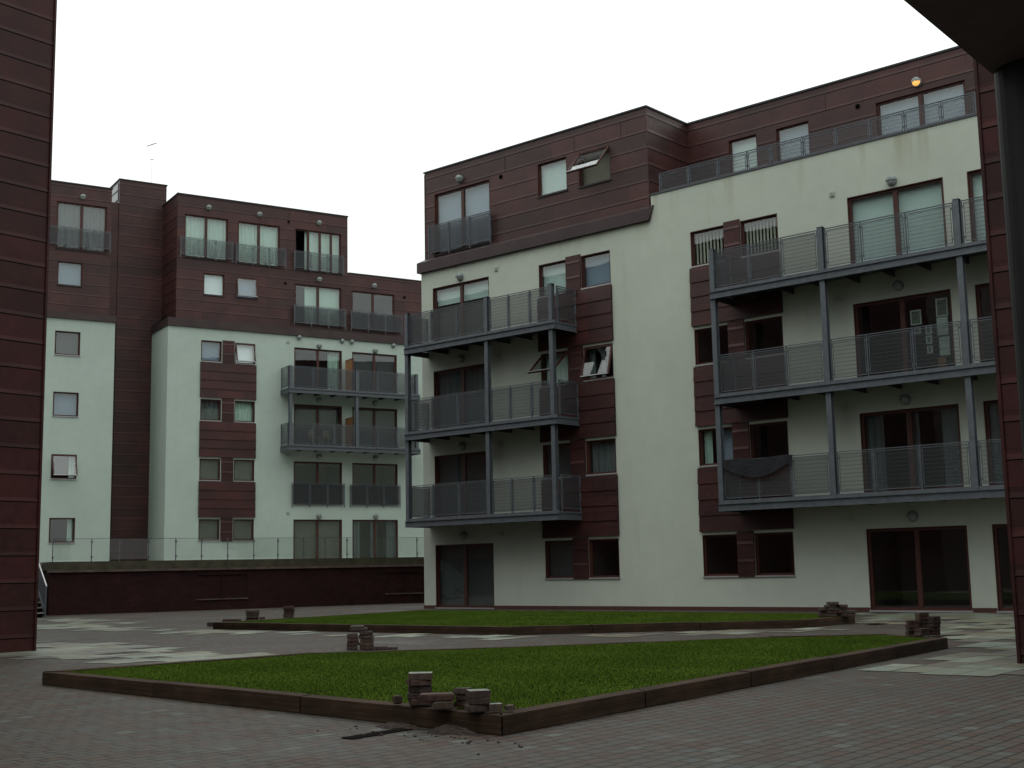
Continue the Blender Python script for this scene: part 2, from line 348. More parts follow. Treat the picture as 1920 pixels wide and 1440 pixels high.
def seams(mb, u0, u1, z0, z1, y, holes, row, phase, proud=.009, h=.07, shade_h=.014):
    k = math.ceil((z0+.02-phase)/row)
    while phase+k*row < z1-.03:
        z = phase+k*row; k += 1
        segs = [(u0, u1)]
        for a in holes:
            if a[2]-.03 < z < a[3]+.01:
                ns = []
                for s_, e_ in segs:
                    if a[1] <= s_ or a[0] >= e_: ns.append((s_, e_)); continue
                    if a[0] > s_: ns.append((s_, a[0]-.002))
                    if a[1] < e_: ns.append((a[1]+.002, e_))
                segs = ns
        for s_, e_ in segs:
            # folded lap: upper panel steps out over the lower one, sloping back up
            mb.quad([(s_, y-proud, z), (e_, y-proud, z), (e_, y-.001, z+h), (s_, y-.001, z+h)])
            mb.quad([(s_, y, z), (e_, y, z), (e_, y-proud, z), (s_, y-proud, z)])
            mb.mi = 1; mb.box(s_, e_, y-.003, y-.0005, z-shade_h, z-.0005); mb.mi = 0      # dark strip paints the shade along the joint under the lap
            mb.quad([(s_, y, z), (s_, y-proud, z), (s_, y-.001, z+h)]); mb.quad([(e_, y, z), (e_, y-.001, z+h), (e_, y-proud, z)])
def seams_side(mb, x, y0, y1, z0, z1, row, phase, side=-1, proud=.015, h=.1):
    k = math.ceil((z0+.02-phase)/row)
    while phase+k*row < z1-.03:
        z = phase+k*row; k += 1; p = x+side*proud; e = x+side*.001
        mb.quad([(p, y0, z), (p, y1, z), (e, y1, z+h), (e, y0, z+h)]); mb.quad([(x, y0, z), (x, y1, z), (p, y1, z), (p, y0, z)])

# ------------------------------------------------------------------ windows and doors (parts of a building)
def curtain_mesh(u0, u1, z0, z1, y, folds=9, amp=.025):
    mb = MB(); n = max(8, int((u1-u0)*folds*4)); ph = random.random()*6
    pts = [(u0+(u1-u0)*i/n, y+amp*math.sin(ph+(u1-u0)*i/n*folds*6.283*.55)+amp*.5*math.sin(1.7*ph+i*.9)) for i in range(n+1)]
    for (a, ya), (b, yb) in zip(pts, pts[1:]):
        mb.quad([(a, ya, z0), (b, yb, z0), (b, yb, z1), (a, ya, z1)])
    return mb
def opening(parent, kind, u0, u1, z0, z1, y, fill='d', lights=1, ft=.065, swing=0, reveal=.10, sill=True, label=None, splits=None, room='room', gone=None):
    yf = y+reveal-.035; f = MB()
    f.box(u0, u0+ft, yf, yf+.07, z0, z1); f.box(u1-ft, u1, yf, yf+.07, z0, z1)
    f.box(u0+ft, u1-ft, yf, yf+.07, z1-ft, z1); f.box(u0+ft, u1-ft, yf, yf+.07, z0, z0+ft)
    yl = y-.005      # timber lining of the reveal
    f.box(u0+.001, u0+.022, yl, yf-.001, z0+.01, z1-.001); f.box(u1-.022, u1-.001, yl, yf-.001, z0+.01, z1-.001); f.box(u0+.023, u1-.023, yl, yf-.001, z1-.022, z1-.001)
    if splits is None: splits = [u0+(u1-u0)*i/lights for i in range(1, lights)]
    edges = [u0+ft/2] + list(splits) + [u1-ft/2]
    for c in splits: f.box(c-ft*.75, c+ft*.75, yf-.012, yf+.058, z0+ft, z1-ft)
    win = f.build(kind, 'frame', parent)
    if label: win['label'] = label
    # glass
    if not swing:
        for i in range(len(edges)-1):
            a = edges[i]+ft*.7; b = edges[i+1]-ft*.7
            # inner sash rim
            r = MB(); r.box(a, a+.03, yf+.012, yf+.05, z0+ft+.001, z1-ft-.001); r.box(b-.03, b, yf+.012, yf+.05, z0+ft+.001, z1-ft-.001)
            if i == gone: continue      # this leaf is slid open
            MB().box(a+.002, b-.002, yf+.026, yf+.034, z0+ft+.001, z1-ft-.001).build('pane', 'glass', win)
    else:
        w_, h_ = u1-u0-2*.03, z1-z0-.08; t_ = .055
        s = MB(); s.box(0, t_, -.02, .03, -h_, 0); s.box(w_-t_, w_, -.02, .03, -h_, 0); s.box(t_, w_-t_, -.02, .03, -t_, 0); s.box(t_, w_-t_, -.02, .03, -h_, -h_+t_)
        s.mi = 1; s.box(t_, w_-t_, 0, .008, -h_+t_, -t_)
        s.mi = 2; s.box(t_*.2, w_-t_*.2, -.045, -.021, -h_+.005, -h_+.035)
        sash = s.build('open_sash', ['frame', 'glass', 'sill'], win); sash.location = (u0+.03, yf-.035, z1-.03); sash.rotation_euler = (-R(swing), 0, 0)
        for xx in (u0+.05, u1-.05):
            ph = R(swing); arm = MB(); arm.tube((xx, yf, z1-.1), (xx, yf-.035-math.sin(ph)*h_*.45, z1-.03-math.cos(ph)*h_*.45), .008, n=6); arm.build('stay_arm', 'steel_dark', win)
    if sill: MB().box(u0-.02, u1+.02, y-.045, yf-.002, z0-.035, z0+.006).build('sill', 'sill' if z1 < 13.5 else 'cap', win)
    a, b, c, d = u0+ft*.4, u1-ft*.4, z0+ft*.4, z1-ft*.4; yc = yf+.16
    if fill in ('w', 'b', 'g', 'k', 'W'):
        mt = dict(W='bright', w='blind', b='bluegrey', g='beige', k='greyblind')[fill]
        MB().box(a, b, yc, yc+.01, c, d).build('roller_blind', mt, win)
    elif fill == 'wh':       # blind half down over the upper part
        MB().box(a, b, yc, yc+.01, c+(d-c)*.72, d).build('roller_blind', 'blind', win); MB().box(a, b, yc+.1, yc+.11, c, c+(d-c)*.7).build('back_curtain', 'beige', win)
    elif fill == 'wr':       # pale curtain over the right three quarters
        curtain_mesh(a+(b-a)*.24, b, c, d, yc+.04, 3, .02).build('curtain', 'curtain', win)
    elif fill == 'c': curtain_mesh(a, b, c, d, yc+.04).build('curtain', 'curtain', win)
    elif fill == 'cg': curtain_mesh(a, b, c, d, yc+.04, 7, .035).build('curtain', 'curtain_g', win)
    elif fill == 'cc':
        wd = (b-a)*.2
        for p, q in ((a, a+wd), (b-wd, b), ((a+b)/2-wd*.35, (a+b)/2+wd*.35)): curtain_mesh(p, q, c, d, yc+.04, 9, .03).build('curtain', 'curtain_g', win)
    elif fill == 'cr': curtain_mesh(b-(b-a)*.25, b-.02, c, d, yc+.04, 9, .03).build('curtain', 'curtain', win)
    elif fill == 'cl': curtain_mesh(a, a+(b-a)*.25, c, d, yc+.04, 9, .03).build('curtain', 'curtain', win); curtain_mesh(a+(b-a)*.4, b, c, d, yc+.1, 5, .03).build('curtain', 'bluegrey', win)
    elif fill == 'v':
        k = int((b-a)/.115); s = MB()
        for i in range(k):
            x = a+.03+(b-a-.04)*i/k; s.box(x, x+.055, yc+.03*(i % 2)*0, yc+.004, c+.02, d-.02, Matrix.Translation((x, yc, 0)) @ Matrix.Rotation(R(18), 4, 'Z') @ Matrix.Translation((-x, -yc, 0)))
        s.build('slatted_blind', 'slat', win)
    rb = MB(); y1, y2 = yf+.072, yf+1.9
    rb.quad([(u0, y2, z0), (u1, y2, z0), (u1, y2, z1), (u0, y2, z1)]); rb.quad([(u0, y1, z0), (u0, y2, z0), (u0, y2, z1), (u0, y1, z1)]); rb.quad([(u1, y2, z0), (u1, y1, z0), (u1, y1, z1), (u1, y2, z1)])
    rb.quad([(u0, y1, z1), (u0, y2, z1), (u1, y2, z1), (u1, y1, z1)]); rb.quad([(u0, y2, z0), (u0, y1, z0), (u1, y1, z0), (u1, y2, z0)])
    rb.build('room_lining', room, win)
    return win
def wall_lamp(parent, u, z, y, lit=False, r=.14):
    mb = MB(); mb.lathe([(r, 0), (r, .05), (r*.93, .075), (r*.9, .08)], (u, y, z)); 
    o = mb.build('wall_lamp', 'lamp', parent, smooth=False)
    l = MB(); l.lathe([(r*.86, .08), (r*.8, .11), (r*.6, .14), (r*.3, .155), (.01, .16)], (u, y, z)); l.build('lamp_lens', 'lit' if lit else 'lens', o, smooth=True)
    h = MB()   # eyelid hood over the upper half
    n = 12; k = 3
    for i in range(n):
        t0 = math.pi*i/n; t1 = math.pi*(i+1)/n
        for (ra, ya), (rb_, yb) in (((r*1.0, .05), (r*.97, .13)), ((r*.97, .13), (r*.62, .175)), ((r*.62, .175), (.02, .185))):
            h.quad([(u+ra*math.cos(t0), y-ya, z+ra*math.sin(t0)), (u+ra*math.cos(t1), y-ya, z+ra*math.sin(t1)), (u+rb_*math.cos(t1), y-yb, z+rb_*math.sin(t1)), (u+rb_*math.cos(t0), y-yb, z+rb_*math.sin(t0))])
    h.build('lamp_hood', 'lamp', o)
    if lit: o['label'] = 'wall lamp glowing amber'
    return o
def vent(parent, u, z, y, mat='vent', s=.075):
    mb = MB(); mb.box(u-s, u+s, y-.03, y-.001, z-s, z+s)
    for k in range(3): mb.box(u-s*.8, u+s*.8, y-.045, y-.03, z-s*.75+k*s*.55, z-s*.5+k*s*.55)
    return mb.build('wall_vent', mat, parent)
def railing(parent, name, u0, u1, y, z0, z1, stan, mesh='mesh', foot=.10, side=None, post=.016):
    """railing in the plane y (or, with side, in the plane x = side running u0..u1 along y)"""
    def P(a, b, c0, c1, d0, d1, mb):
        if side is None: mb.box(a, b, y+c0, y+c1, d0, d1)
        else: mb.box(side+c0, side+c1, a, b, d0, d1)
    f = MB(); P(u0, u1, -.02, .02, z1-.022, z1, f)
    ss = sorted([u0+post]+list(stan)+[u1-post])
    for s in ss: P(s-post, s+post, -.022, .022, z0-.12, z1-.022, f)
    for a, b in zip(ss, ss[1:]):
        a += post+.03; b -= post+.03
        P(a, b, -.009, .009, z1-.075, z1-.055, f); P(a, b, -.009, .009, z0+foot, z0+foot+.022, f)
        P(a, a+.018, -.009, .009, z0+foot+.022, z1-.075, f); P(b-.018, b, -.009, .009, z0+foot+.022, z1-.075, f)
        for q in (z0+foot+.12, z1-.16):      # clips to the uprights
            P(a-.035, a-.001, -.03, .012, q-.02, q+.02, f); P(b+.001, b+.035, -.03, .012, q-.02, q+.02, f)
    o = f.build(name, 'steel', parent)
    for a, b in zip(ss, ss[1:]):
        a += post+.048; b -= post+.048
        p = MB(); P(a, b, -.004, .004, z0+foot+.022, z1-.075, p); p.build('mesh_panel', mesh, o)
    return o

# ------------------------------------------------------------------ the large block (right)
MX, MY, MYAW = -3.193, 45.503, -0.71634
bM = empty('apartment_block', (MX, MY, 0), MYAW, 'large cream and red-brown metal-clad apartment block with two balcony stacks, behind the lawns', 'building')
HEAD = [2.17, 5.265, 8.265, 11.265]; SILL = [.975, 4.18, 7.18, 10.18]; DOORB = [.03, 3.08, 6.08, 9.05]
holes = []; D1 = (.57, 3.27); W1 = (5.51, 6.67); W2 = (7.29, 8.46); W3 = (11.49, 12.67); W4 = (13.23, 14.45); D2 = (16.63, 19.36); D3 = (20.0, 22.7)
for k in range(4):
    for d in (D1, D2, D3): holes.append((*d, DOORB[k], HEAD[k]))
    for w_ in (W1, W2, W3, W4): holes.append((*w_, SILL[k], HEAD[k]))
mb = MB(); wall(mb, 0, 26, 0, 11.88, 0, holes)
mb.quad([(0, 0, 11.88), (10.1, 0, 11.88), (10.1, 0, 12.26), (0, 0, 12.26)]); mb.quad([(10.1, 0, 11.88), (26, 0, 11.88), (26, 0, 12.69), (10.1, 0, 12.69)])
mb.quad([(0, 0, 0), (0, 0, 12.26), (0, 26, 12.26), (0, 26, 0)]); mb.quad([(26, 0, 0), (26, 26, 0), (26, 26, 12.69), (26, 0, 12.69)])  # unseen depth stretched so far-block doors mirror wall, not sky
mb.quad([(0, 26, 0), (0, 26, 12.26), (26, 26, 12.26), (26, 26, 0)]); mb.box(10.1, 26, .001, .28, 12.3, 12.689)
mb.quad([(10.1, 0, 12.26), (10.1, 0, 12.69), (10.1, .3, 12.69), (10.1, .3, 12.26)])
mb.build('rendered_wall', 'cream', bM)
MB().box(-.01, .56, -.02, -.002, 0, .11).box(3.28, 16.62, -.02, -.002, 0, .11).box(19.37, 19.99, -.02, -.002, 0, .11).box(22.71, 26, -.02, -.002, 0, .11).build('base_course', 'base', bM)
# metal-clad top storey, flush part
ph = [(.55, 3.25, 12.50, 14.77), (5.42, 6.69, 13.64, 14.80), (7.18, 8.48, 13.60, 14.77)]
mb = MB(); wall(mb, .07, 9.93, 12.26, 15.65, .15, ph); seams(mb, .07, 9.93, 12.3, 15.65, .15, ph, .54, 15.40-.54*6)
mb.quad([(9.93, .15, 12.26), (9.93, 2.44, 12.26), (9.93, 2.44, 15.65), (9.93, .15, 15.65)]); seams_side(mb, 9.93, .17, 2.42, 12.3, 15.65, .54, 15.40-.54*6, 1)
mb.quad([(.07, .15, 12.26), (.07, .15, 15.65), (.07, 26, 15.65), (.07, 26, 12.26)]); seams_side(mb, .07, .17, 26, 12.3, 15.65, .54, 15.40-.54*6, -1)
sb = [(11.48, 12.52, 12.5, 14.73), (13.19, 14.34, 12.5, 14.71), (16.51, 19.22, 12.5, 14.69)]
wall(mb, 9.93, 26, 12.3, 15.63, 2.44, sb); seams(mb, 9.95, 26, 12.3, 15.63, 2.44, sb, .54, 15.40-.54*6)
for x in (3.95, 7.0, 8.9): mb.box(x, x+.02, .138, .149, 14.86, 15.38)
mb.box(.055, .085, .135, .165, 12.28, 15.6); mb.box(9.915, 9.948, .132, .165, 12.42, 15.62)
for x in (14.9, 17.9, 20.6): mb.box(x, x+.02, 2.428, 2.439, 14.85, 15.38)
mb.quad([(26, 2.44, 12.3), (26, 26, 12.3), (26, 26, 15.63), (26, 2.44, 15.63)]); mb.quad([(.07, 26, 12.26), (.07, 26, 15.63), (26, 26, 15.63), (26, 26, 12.26)])
mb.build('metal_cladding', ['copper', 'dark'], bM)
MB().box(.03, 9.97, .11, 26.04, 15.65, 15.70).box(9.972, 26.04, 2.40, 26.04, 15.632, 15.69).build('roof', 'cap', bM)
MB().quad([(9.93, .28, 12.4), (26, .28, 12.4), (26, 2.44, 12.4), (9.93, 2.44, 12.4)]).build('terrace_floor', 'roof', bM)
f = MB(); f.box(-.10, 10.05, -.13, -.002, 11.90, 12.27); f.quad([(-.10, -.13, 12.27), (10.05, -.13, 12.27), (9.93, .13, 12.42), (.03, .13, 12.42)]); f.quad([(10.05, -.13, 11.90), (10.22, -.03, 12.38), (9.94, .14, 12.42), (10.05, -.13, 12.27)])
f.quad([(10.05, -.13, 11.90), (10.06, -.001, 11.9), (10.22, -.03, 12.38)]); f.box(-.10, -.002, -.001, 3, 11.90, 12.27)
f.build('fascia', 'fascia', bM)
MB().box(10.08, 26.02, -.03, .30, 12.692, 12.745).build('parapet_cap', 'steel_dark', bM)
# terrace railing
railing(bM, 'terrace_railing', 10.38, 20.34, .10, 12.76, 13.36, [11.45, 12.5, 13.5, 14.3, 15.33, 16.35, 17.37, 18.37, 19.4], 'mesh_thin', .03)
railing(bM, 'terrace_railing', .12, 2.40, 0, 12.76, 13.36, [1.3], 'mesh_thin', .03, side=20.36)
# top storey openings
opening(bM, 'patio_door', .55, 3.25, 12.50, 14.77, .15, 'b', 2, .09)
opening(bM, 'window', 5.42, 6.69, 13.64, 14.80, .15, 'w', 1)
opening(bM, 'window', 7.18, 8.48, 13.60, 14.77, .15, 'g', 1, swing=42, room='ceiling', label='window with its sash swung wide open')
opening(bM, 'window', 11.48, 12.52, 12.5, 14.73, 2.44, 'w', 1); opening(bM, 'window', 13.19, 14.34, 12.5, 14.71, 2.44, 'b', 1)
opening(bM, 'patio_door', 16.51, 19.22, 12.5, 14.69, 2.44, 'b', 2, .09)
j = railing(bM, 'juliet_railing', .41, 3.42, -.02, 12.52, 13.56, [1.42, 2.42], 'mesh_dark', .04)
for s_ in (.43, 1.42, 2.42, 3.4): MB().box(s_-.02, s_+.02, -.003, .149, 12.6, 12.64).build('bracket', 'steel_dark', j)
# lower openings
d1 = ['k', 'k', 'cg', 'wh']; d2 = ['d', 'cc', 'd', 'w']; d3 = ['cr', 'cg', 'd', 'w']
w1 = ['k', 'k', 'c', 'w']; w2 = ['d', 'cg', 'cc', 'b']; w3 = ['d', 'cl', 'd', 'v']; w4 = ['d', 'd', 'd', 'v']
for k in range(4):
    opening(bM, 'patio_door', *D1, DOORB[k], HEAD[k], 0, d1[k], 2, .085)
    opening(bM, 'patio_door', *D2, DOORB[k], HEAD[k], 0, d2[k], 2, .085)
    opening(bM, 'patio_door', *D3, DOORB[k], HEAD[k], 0, d3[k], 2, .085)
    opening(bM, 'window', *W1, SILL[k], HEAD[k], 0, w1[k], 1, swing=48 if k == 2 else 0, label='window with its sash swung wide open' if k == 2 else None)
    opening(bM, 'window', *W2, SILL[k], HEAD[k], 0, w2[k], 1, swing=15 if k == 2 else 0, label='window tilted slightly open' if k == 2 else None)
    opening(bM, 'window', *W3, SILL[k], HEAD[k], 0, w3[k], 1); opening(bM, 'window', *W4, SILL[k], HEAD[k], 0, w4[k], 1)
def bay(parent, a, b, p, q, heads, sills, low, mat):
    """metal bay panels below windows and a metal pier between each pair; a..b whole bay, p..q pier"""
    for k in range(4):
        mb = MB(); z0, z1 = sills[k]-.03, heads[k]+.06
        mb.box(p+.01, q-.01, -.05, -.002, z0, z1)
        for zz in (z0+.42, z0+.92): mb.quad([(p+.01, -.068, zz), (q-.01, -.068, zz), (q-.01, -.051, zz+.08), (p+.01, -.051, zz+.08)]); mb.quad([(p+.01, -.05, zz), (q-.01, -.05, zz), (q-.01, -.068, zz), (p+.01, -.068, zz)])
        mb.build('metal_pier', mat, parent)
    for k in range(low, 4):
        if k == 0: continue
        zt = sills[k]-.06; zb = heads[k-1]+.09; mb = MB(); n = max(3, round((zt-zb)/.5)); h = (zt-zb)/n
        for i in range(n):      # each row hangs slightly proud of the one above
            z0 = zb+i*h; z1 = z0+h
            mb.v += [(a-.03, -.092, z0), (b+.03, -.092, z0), (b+.03, -.062, z1), (a-.03, -.062, z1), (a-.03, -.002, z0), (b+.03, -.002, z0), (b+.03, -.002, z1), (a-.03, -.002, z1)]
            o_ = len(mb.v)-8
            for f_ in ((0, 1, 2, 3), (0, 4, 5, 1), (3, 2, 6, 7), (0, 3, 7, 4), (1, 5, 6, 2)): mb.f.append(tuple(o_+t for t in f_)); mb.m.append(0); mb.tc.append(None)
        mb.build('metal_spandrel', mat, parent)
bay(bM, 5.5, 8.47, 6.67, 7.29, HEAD, SILL, 1, 'copper_bay'); bay(bM, 11.48, 14.46, 12.67, 13.23, HEAD, SILL, 1, 'copper_bay')
for z in (2.45, 5.5, 8.56, 11.45): wall_lamp(bM, 1.95, z, 0); wall_lamp(bM, 17.97, z, 0)
wall_lamp(bM, 1.86, 15.05, .15); wall_lamp(bM, 17.83, 14.95, 2.44, lit=True)
for u in (3.63, 16.2, 20.9):
    for z in (2.45, 5.47, 8.47, 11.46): vent(bM, u, z, 0)
vent(bM, 3.78, 14.72, .15, 'dark', .06); vent(bM, 15.96, 14.72, 2.44, 'dark', .06)

# ------------------------------------------------------------------ steel balconies
def balcony_stack(label, org, yaw, u0, u1, dep, bases, posts, stans, thin, zt):
    root = empty('steel_balcony', (*org, 0), yaw, label, 'balcony', 'steel balcony stacks')
    for p in posts:
        h = MB(); z0, z1 = bases[0]+.02, zt      # H-section column
        h.box(p-.075, p+.075, dep-.085, dep-.073, z0, z1); h.box(p-.075, p+.075, dep+.063, dep+.075, z0, z1); h.box(p-.006, p+.006, dep-.073, dep+.063, z0, z1)
        h.box(p-.085, p+.085, dep-.095, dep+.085, z1, z1+.012)
        h.build('post', 'steel', root)
    for b in bases:
        d = MB(); e = dep-.10
        for a, c in ((u0, u1),):
            d.box(a, c, e, e+.012, b+.012, b+.188); d.box(a, c, e-.045, e+.03, b, b+.012); d.box(a, c, e-.045, e+.03, b+.188, b+.20)
        for x in (u0, u1):
            s_ = 1 if x == u0 else -1
            d.box(x, x+s_*.012, e+.035, -.004, b+.012, b+.188); d.box(x-.02, x+.02, e+.035, -.004, b+.189, b+.20); d.box(x-.02, x+.02, e+.035, -.004, b, b+.011)
        d.box(u0+.02, u1-.02, dep-.03, -.004, b+.21, b+.26); d.box(u0, u1, dep-.075, dep-.035, b+.203, b+.30)
        dk = d.build('deck', ['steel'], root)
        n = max(2, round((u1-u0)/1.0))
        jm = None
        for i in range(1, n):
            x = u0+(u1-u0)*i/n
            if jm is None:
                q = MB(); q.box(-.03, .03, dep-.06, -.006, .03, .042); q.box(-.004, .004, dep-.06, -.006, .042, .17); q.box(-.03, .03, dep-.06, -.006, .17, .182)
                jj = q.build('joist', 'steel_dark', root); jm = jj.data
            else: jj = bpy.data.objects.new('joist', jm); COL.objects.link(jj); jj.parent = root
            jj.location = (x, 0, b)
        zz = b+.30; ztop = b+1.41
        xs = sorted(posts)
        bounds = [u0+.02]+[x for x in xs if u0+.3 < x < u1-.3]+[u1-.02]
        for a, c in zip(bounds, bounds[1:]):
            aa = a+.10 if a in xs or a == bounds[0] else a; cc = c-.10
            railing(root, 'front_railing', aa, cc, dep, zz, ztop, [s_ for s_ in stans if aa+.15 < s_ < cc-.15], 'mesh_thin' if (a+c)/2 > thin else 'mesh', .05)
        railing(root, 'side_railing', dep+.09, -.05, 0, zz, ztop, [], 'mesh', .05, side=u0+.03)
        railing(root, 'side_railing', dep+.09, -.05, 0, zz, ztop, [], 'mesh', .05, side=u1-.03)
    return root
OM = (MX, MY); OF = (-17.072, 63.188); FYAW = .55808
balcony_stack('three tiers of narrow grey steel balconies at the left end of the large block', OM, MYAW, .33, 7.10, -1.12, [2.77, 5.75, 8.76], [.42, 4.17, 6.93], [1.60, 2.80, 5.12, 6.03], 99, 10.22)
balcony_stack('three tiers of wide grey steel balconies at the right end of the large block', OM, MYAW, 12.85, 22.9, -1.12, [2.77, 5.77, 8.80], [12.93, 16.36, 20.12], [14.12, 15.14, 17.5, 18.75, 21.6], 16, 10.25)

# ------------------------------------------------------------------ the far block (left)
bF = empty('apartment_block', (*OF, 0), FYAW, 'farther pale apartment block with stepped metal-clad top storeys behind the brick podium wall', 'building')
FH = [4.04, 7.045, 10.045, 13.04]; FS = [2.97, 5.97, 8.97, 11.97]
FA = (6.70, 9.42); FB = (10.02, 12.70); FW1 = (1.70, 2.77); FW2 = (3.48, 4.56); FDB = [1.95, 4.80, 7.85, 10.85]
Z0 = 1.86
hf = []
for k in range(4):
    hf += [(*FA, FDB[k], FH[k]), (*FB, FDB[k], FH[k]), (*FW1, FS[k], FH[k]), (*FW2, FS[k], FH[k])]
mb = MB(); wall(mb, 0, 17, Z0, 13.70, 0, hf); mb.quad([(0, 0, Z0), (0, 0, 13.7), (0, 2.75, 13.7), (0, 2.75, Z0)])
# left wing, standing forward of the stair tower
GX, GY = -5.234, .798
hg = [(GX-.01, GX+1.18, s_, s_+1.17) for s_ in (2.94, 5.96, 8.96, 11.93)]
wall(mb, GX-4, GX+2.83, Z0, 13.75, GY, hg)
mb.quad([(GX+2.83, GY, Z0), (GX+2.83, GY, 13.75), (GX+2.83, 2.75, 13.75), (GX+2.83, 2.75, Z0)]); mb.quad([(GX-4, GY, Z0), (GX-4, 10, Z0), (GX-4, 10, 13.75), (GX-4, GY, 13.75)])
mb.build('rendered_wall', 'cream_f', bF)
hu = [(.83, 3.15, 17.32, 19.58), (3.66, 6.0, 17.30, 19.56), (6.84, 9.53, 17.30, 19.56), (6.83, 9.55, 14.35, 16.55), (10.13, 12.75, 14.30, 16.50), (1.87, 2.99, 15.45, 16.60), (3.60, 4.76, 15.48, 16.58)]
mb = MB(); PHF = 20.50-.54*13
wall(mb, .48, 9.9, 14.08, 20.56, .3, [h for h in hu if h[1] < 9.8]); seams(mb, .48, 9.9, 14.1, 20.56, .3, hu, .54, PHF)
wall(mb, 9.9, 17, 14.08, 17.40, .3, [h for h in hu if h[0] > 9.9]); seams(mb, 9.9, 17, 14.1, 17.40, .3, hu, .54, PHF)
mb.quad([(.48, .3, 14.08), (.48, .3, 20.56), (.48, 10, 20.56), (.48, 10, 14.08)]); seams_side(mb, .48, .32, 2.74, 14.1, 20.56, .54, PHF, -1)
mb.quad([(9.9, .3, 17.4), (9.9, 10, 17.4), (9.9, 10, 20.56), (9.9, .3, 20.56)])
mb.quad([(17, .3, 2), (17, 10, 2), (17, 10, 17.4), (17, .3, 17.4)]); mb.quad([(GX-4, 10, 2), (GX-4, 10, 20.56), (9.9, 10, 20.56), (9.9, 10, 2)]); mb.quad([(9.9, 10, 2), (9.9, 10, 17.4), (17, 10, 17.4), (17, 10, 2)])
# stair tower
TX0, TX1 = -1.83, .62
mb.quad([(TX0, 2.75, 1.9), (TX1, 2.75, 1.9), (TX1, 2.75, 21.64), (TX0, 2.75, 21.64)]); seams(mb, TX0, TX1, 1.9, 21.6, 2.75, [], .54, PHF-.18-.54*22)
mb.quad([(TX0, 2.75, 1.9), (TX0, 2.75, 21.64), (TX0, 7, 21.64), (TX0, 7, 1.9)]); seams_side(mb, TX0, 2.77, 7, 1.9, 20.2, .54, PHF-.18-.54*22, -1)
mb.quad([(TX1, 2.75, 20.2), (TX1, 7, 20.2), (TX1, 7, 21.64), (TX1, 2.75, 21.64)])
mb.quad([(TX0-1.5, 2.8, 1.9), (TX0, 2.8, 1.9), (TX0, 2.8, 20.4), (TX0-1.5, 2.8, 20.4)]); mb.box(.7, 1.1, 3.0, 3.4, 20.62, 20.85)
# left wing upper storeys
hw = [(GX-.06, GX+2.40, 17.25, 19.62), (GX+.07, GX+1.28, 15.42, 16.62)]
wall(mb, GX-4, GX+2.60, 14.02, 20.56, GY+.3, hw); seams(mb, GX-4, GX+2.60, 14.1, 20.56, GY+.3, hw, .54, PHF-.1)
mb.quad([(GX+2.60, GY+.3, 14.0), (GX+2.60, GY+.3, 20.56), (GX+2.60, 10, 20.56), (GX+2.60, 10, 14.0)])
mb.quad([(GX-4, GY+.3, 14.02), (GX-4, 10, 14.02), (GX-4, 10, 20.56), (GX-4, GY+.3, 20.56)])
for x in (4.9, 6.5): mb.box(x, x+.02, .288, .299, 19.65, 20.48)
mb.box(.465, .495, .285, .315, 14.2, 20.5)
mb.build('metal_cladding', ['copper_f', 'dark'], bF)
g_ = MB(); g_.box(TX0-.03, TX0-.012, 3.0, 6.5, 20.62, 21.5); g_.mi = 1; g_.box(TX0-.05, TX0-.031, 3.0, 6.5, 21.08, 21.13)
g_.build('stair_skylight', ['sill', 'cap'], bF)
MB().box(.44, 9.94, .26, 10.04, 20.562, 20.62).box(9.942, 17.04, .26, 10.04, 17.402, 17.46).box(GX-4.04, GX+2.64, GY+.26, 10.04, 20.563, 20.62).box(TX0-.04, TX1+.04, 2.71, 7.04, 21.641, 21.70).build('roof', 'cap', bF)
f = MB(); f.box(-.06, 17, -.10, -.002, 13.66, 14.06); f.box(-.06, -.002, -.001, 2.72, 13.66, 14.06); f.quad([(-.06, -.10, 14.06), (17, -.10, 14.06), (17, .29, 14.12), (-.06, .29, 14.12)]); f.quad([(-.06, .29, 14.12), (.47, .29, 14.12), (.47, 2.7, 14.12), (-.06, 2.7, 14.06)])
f.box(GX-4, GX+2.86, GY-.10, GY-.002, 13.72, 14.02); f.quad([(GX-4, GY-.10, 14.02), (GX+2.86, GY-.10, 14.02), (GX+2.6, GY+.29, 14.08), (GX-4, GY+.29, 14.08)])
f.build('fascia', 'fascia', bF)
ups = [('cg', 2), ('c', 2), ('c', 3), ('wr', 2), ('d', 2)]
opening(bF, 'patio_door', *hu[0], .3, 'c', 2, .09); opening(bF, 'patio_door', *hu[1], .3, 'c', 2, .09)
opening(bF, 'patio_door', *hu[2], .3, 'wr', 3, .08, splits=[7.62, 8.30, 8.95], gone=0); opening(bF, 'patio_door', *hu[3], .3, 'wr', 2, .09); opening(bF, 'patio_door', *hu[4], .3, 'd', 2, .09)
opening(bF, 'window', *hu[5], .3, 'W', 1); opening(bF, 'window', *hu[6], .3, 'b', 1, swing=9, label='window tilted slightly open')
opening(bF, 'patio_door', *hw[0], GY+.3, 'cg', 2, .09); opening(bF, 'window', *hw[1], GY+.3, 'b', 1)
gw = ['cr', 'cr', 'b', 'k']
for k, h in enumerate(hg): opening(bF, 'window', h[0], h[1], h[2], h[3], GY, gw[k], 1, swing=22 if k == 1 else 0, label='window with its sash propped open' if k == 1 else None)
fa = ['g', 'd', 'k', 'cr']; fb = ['cc', 'd', 'k', 'k']; fw1 = ['g', 'g', 'cg', 'b']; fw2 = ['g', 'g', 'c', 'W']  # last fw2 blind is bright white to paint sky reflected in the pane
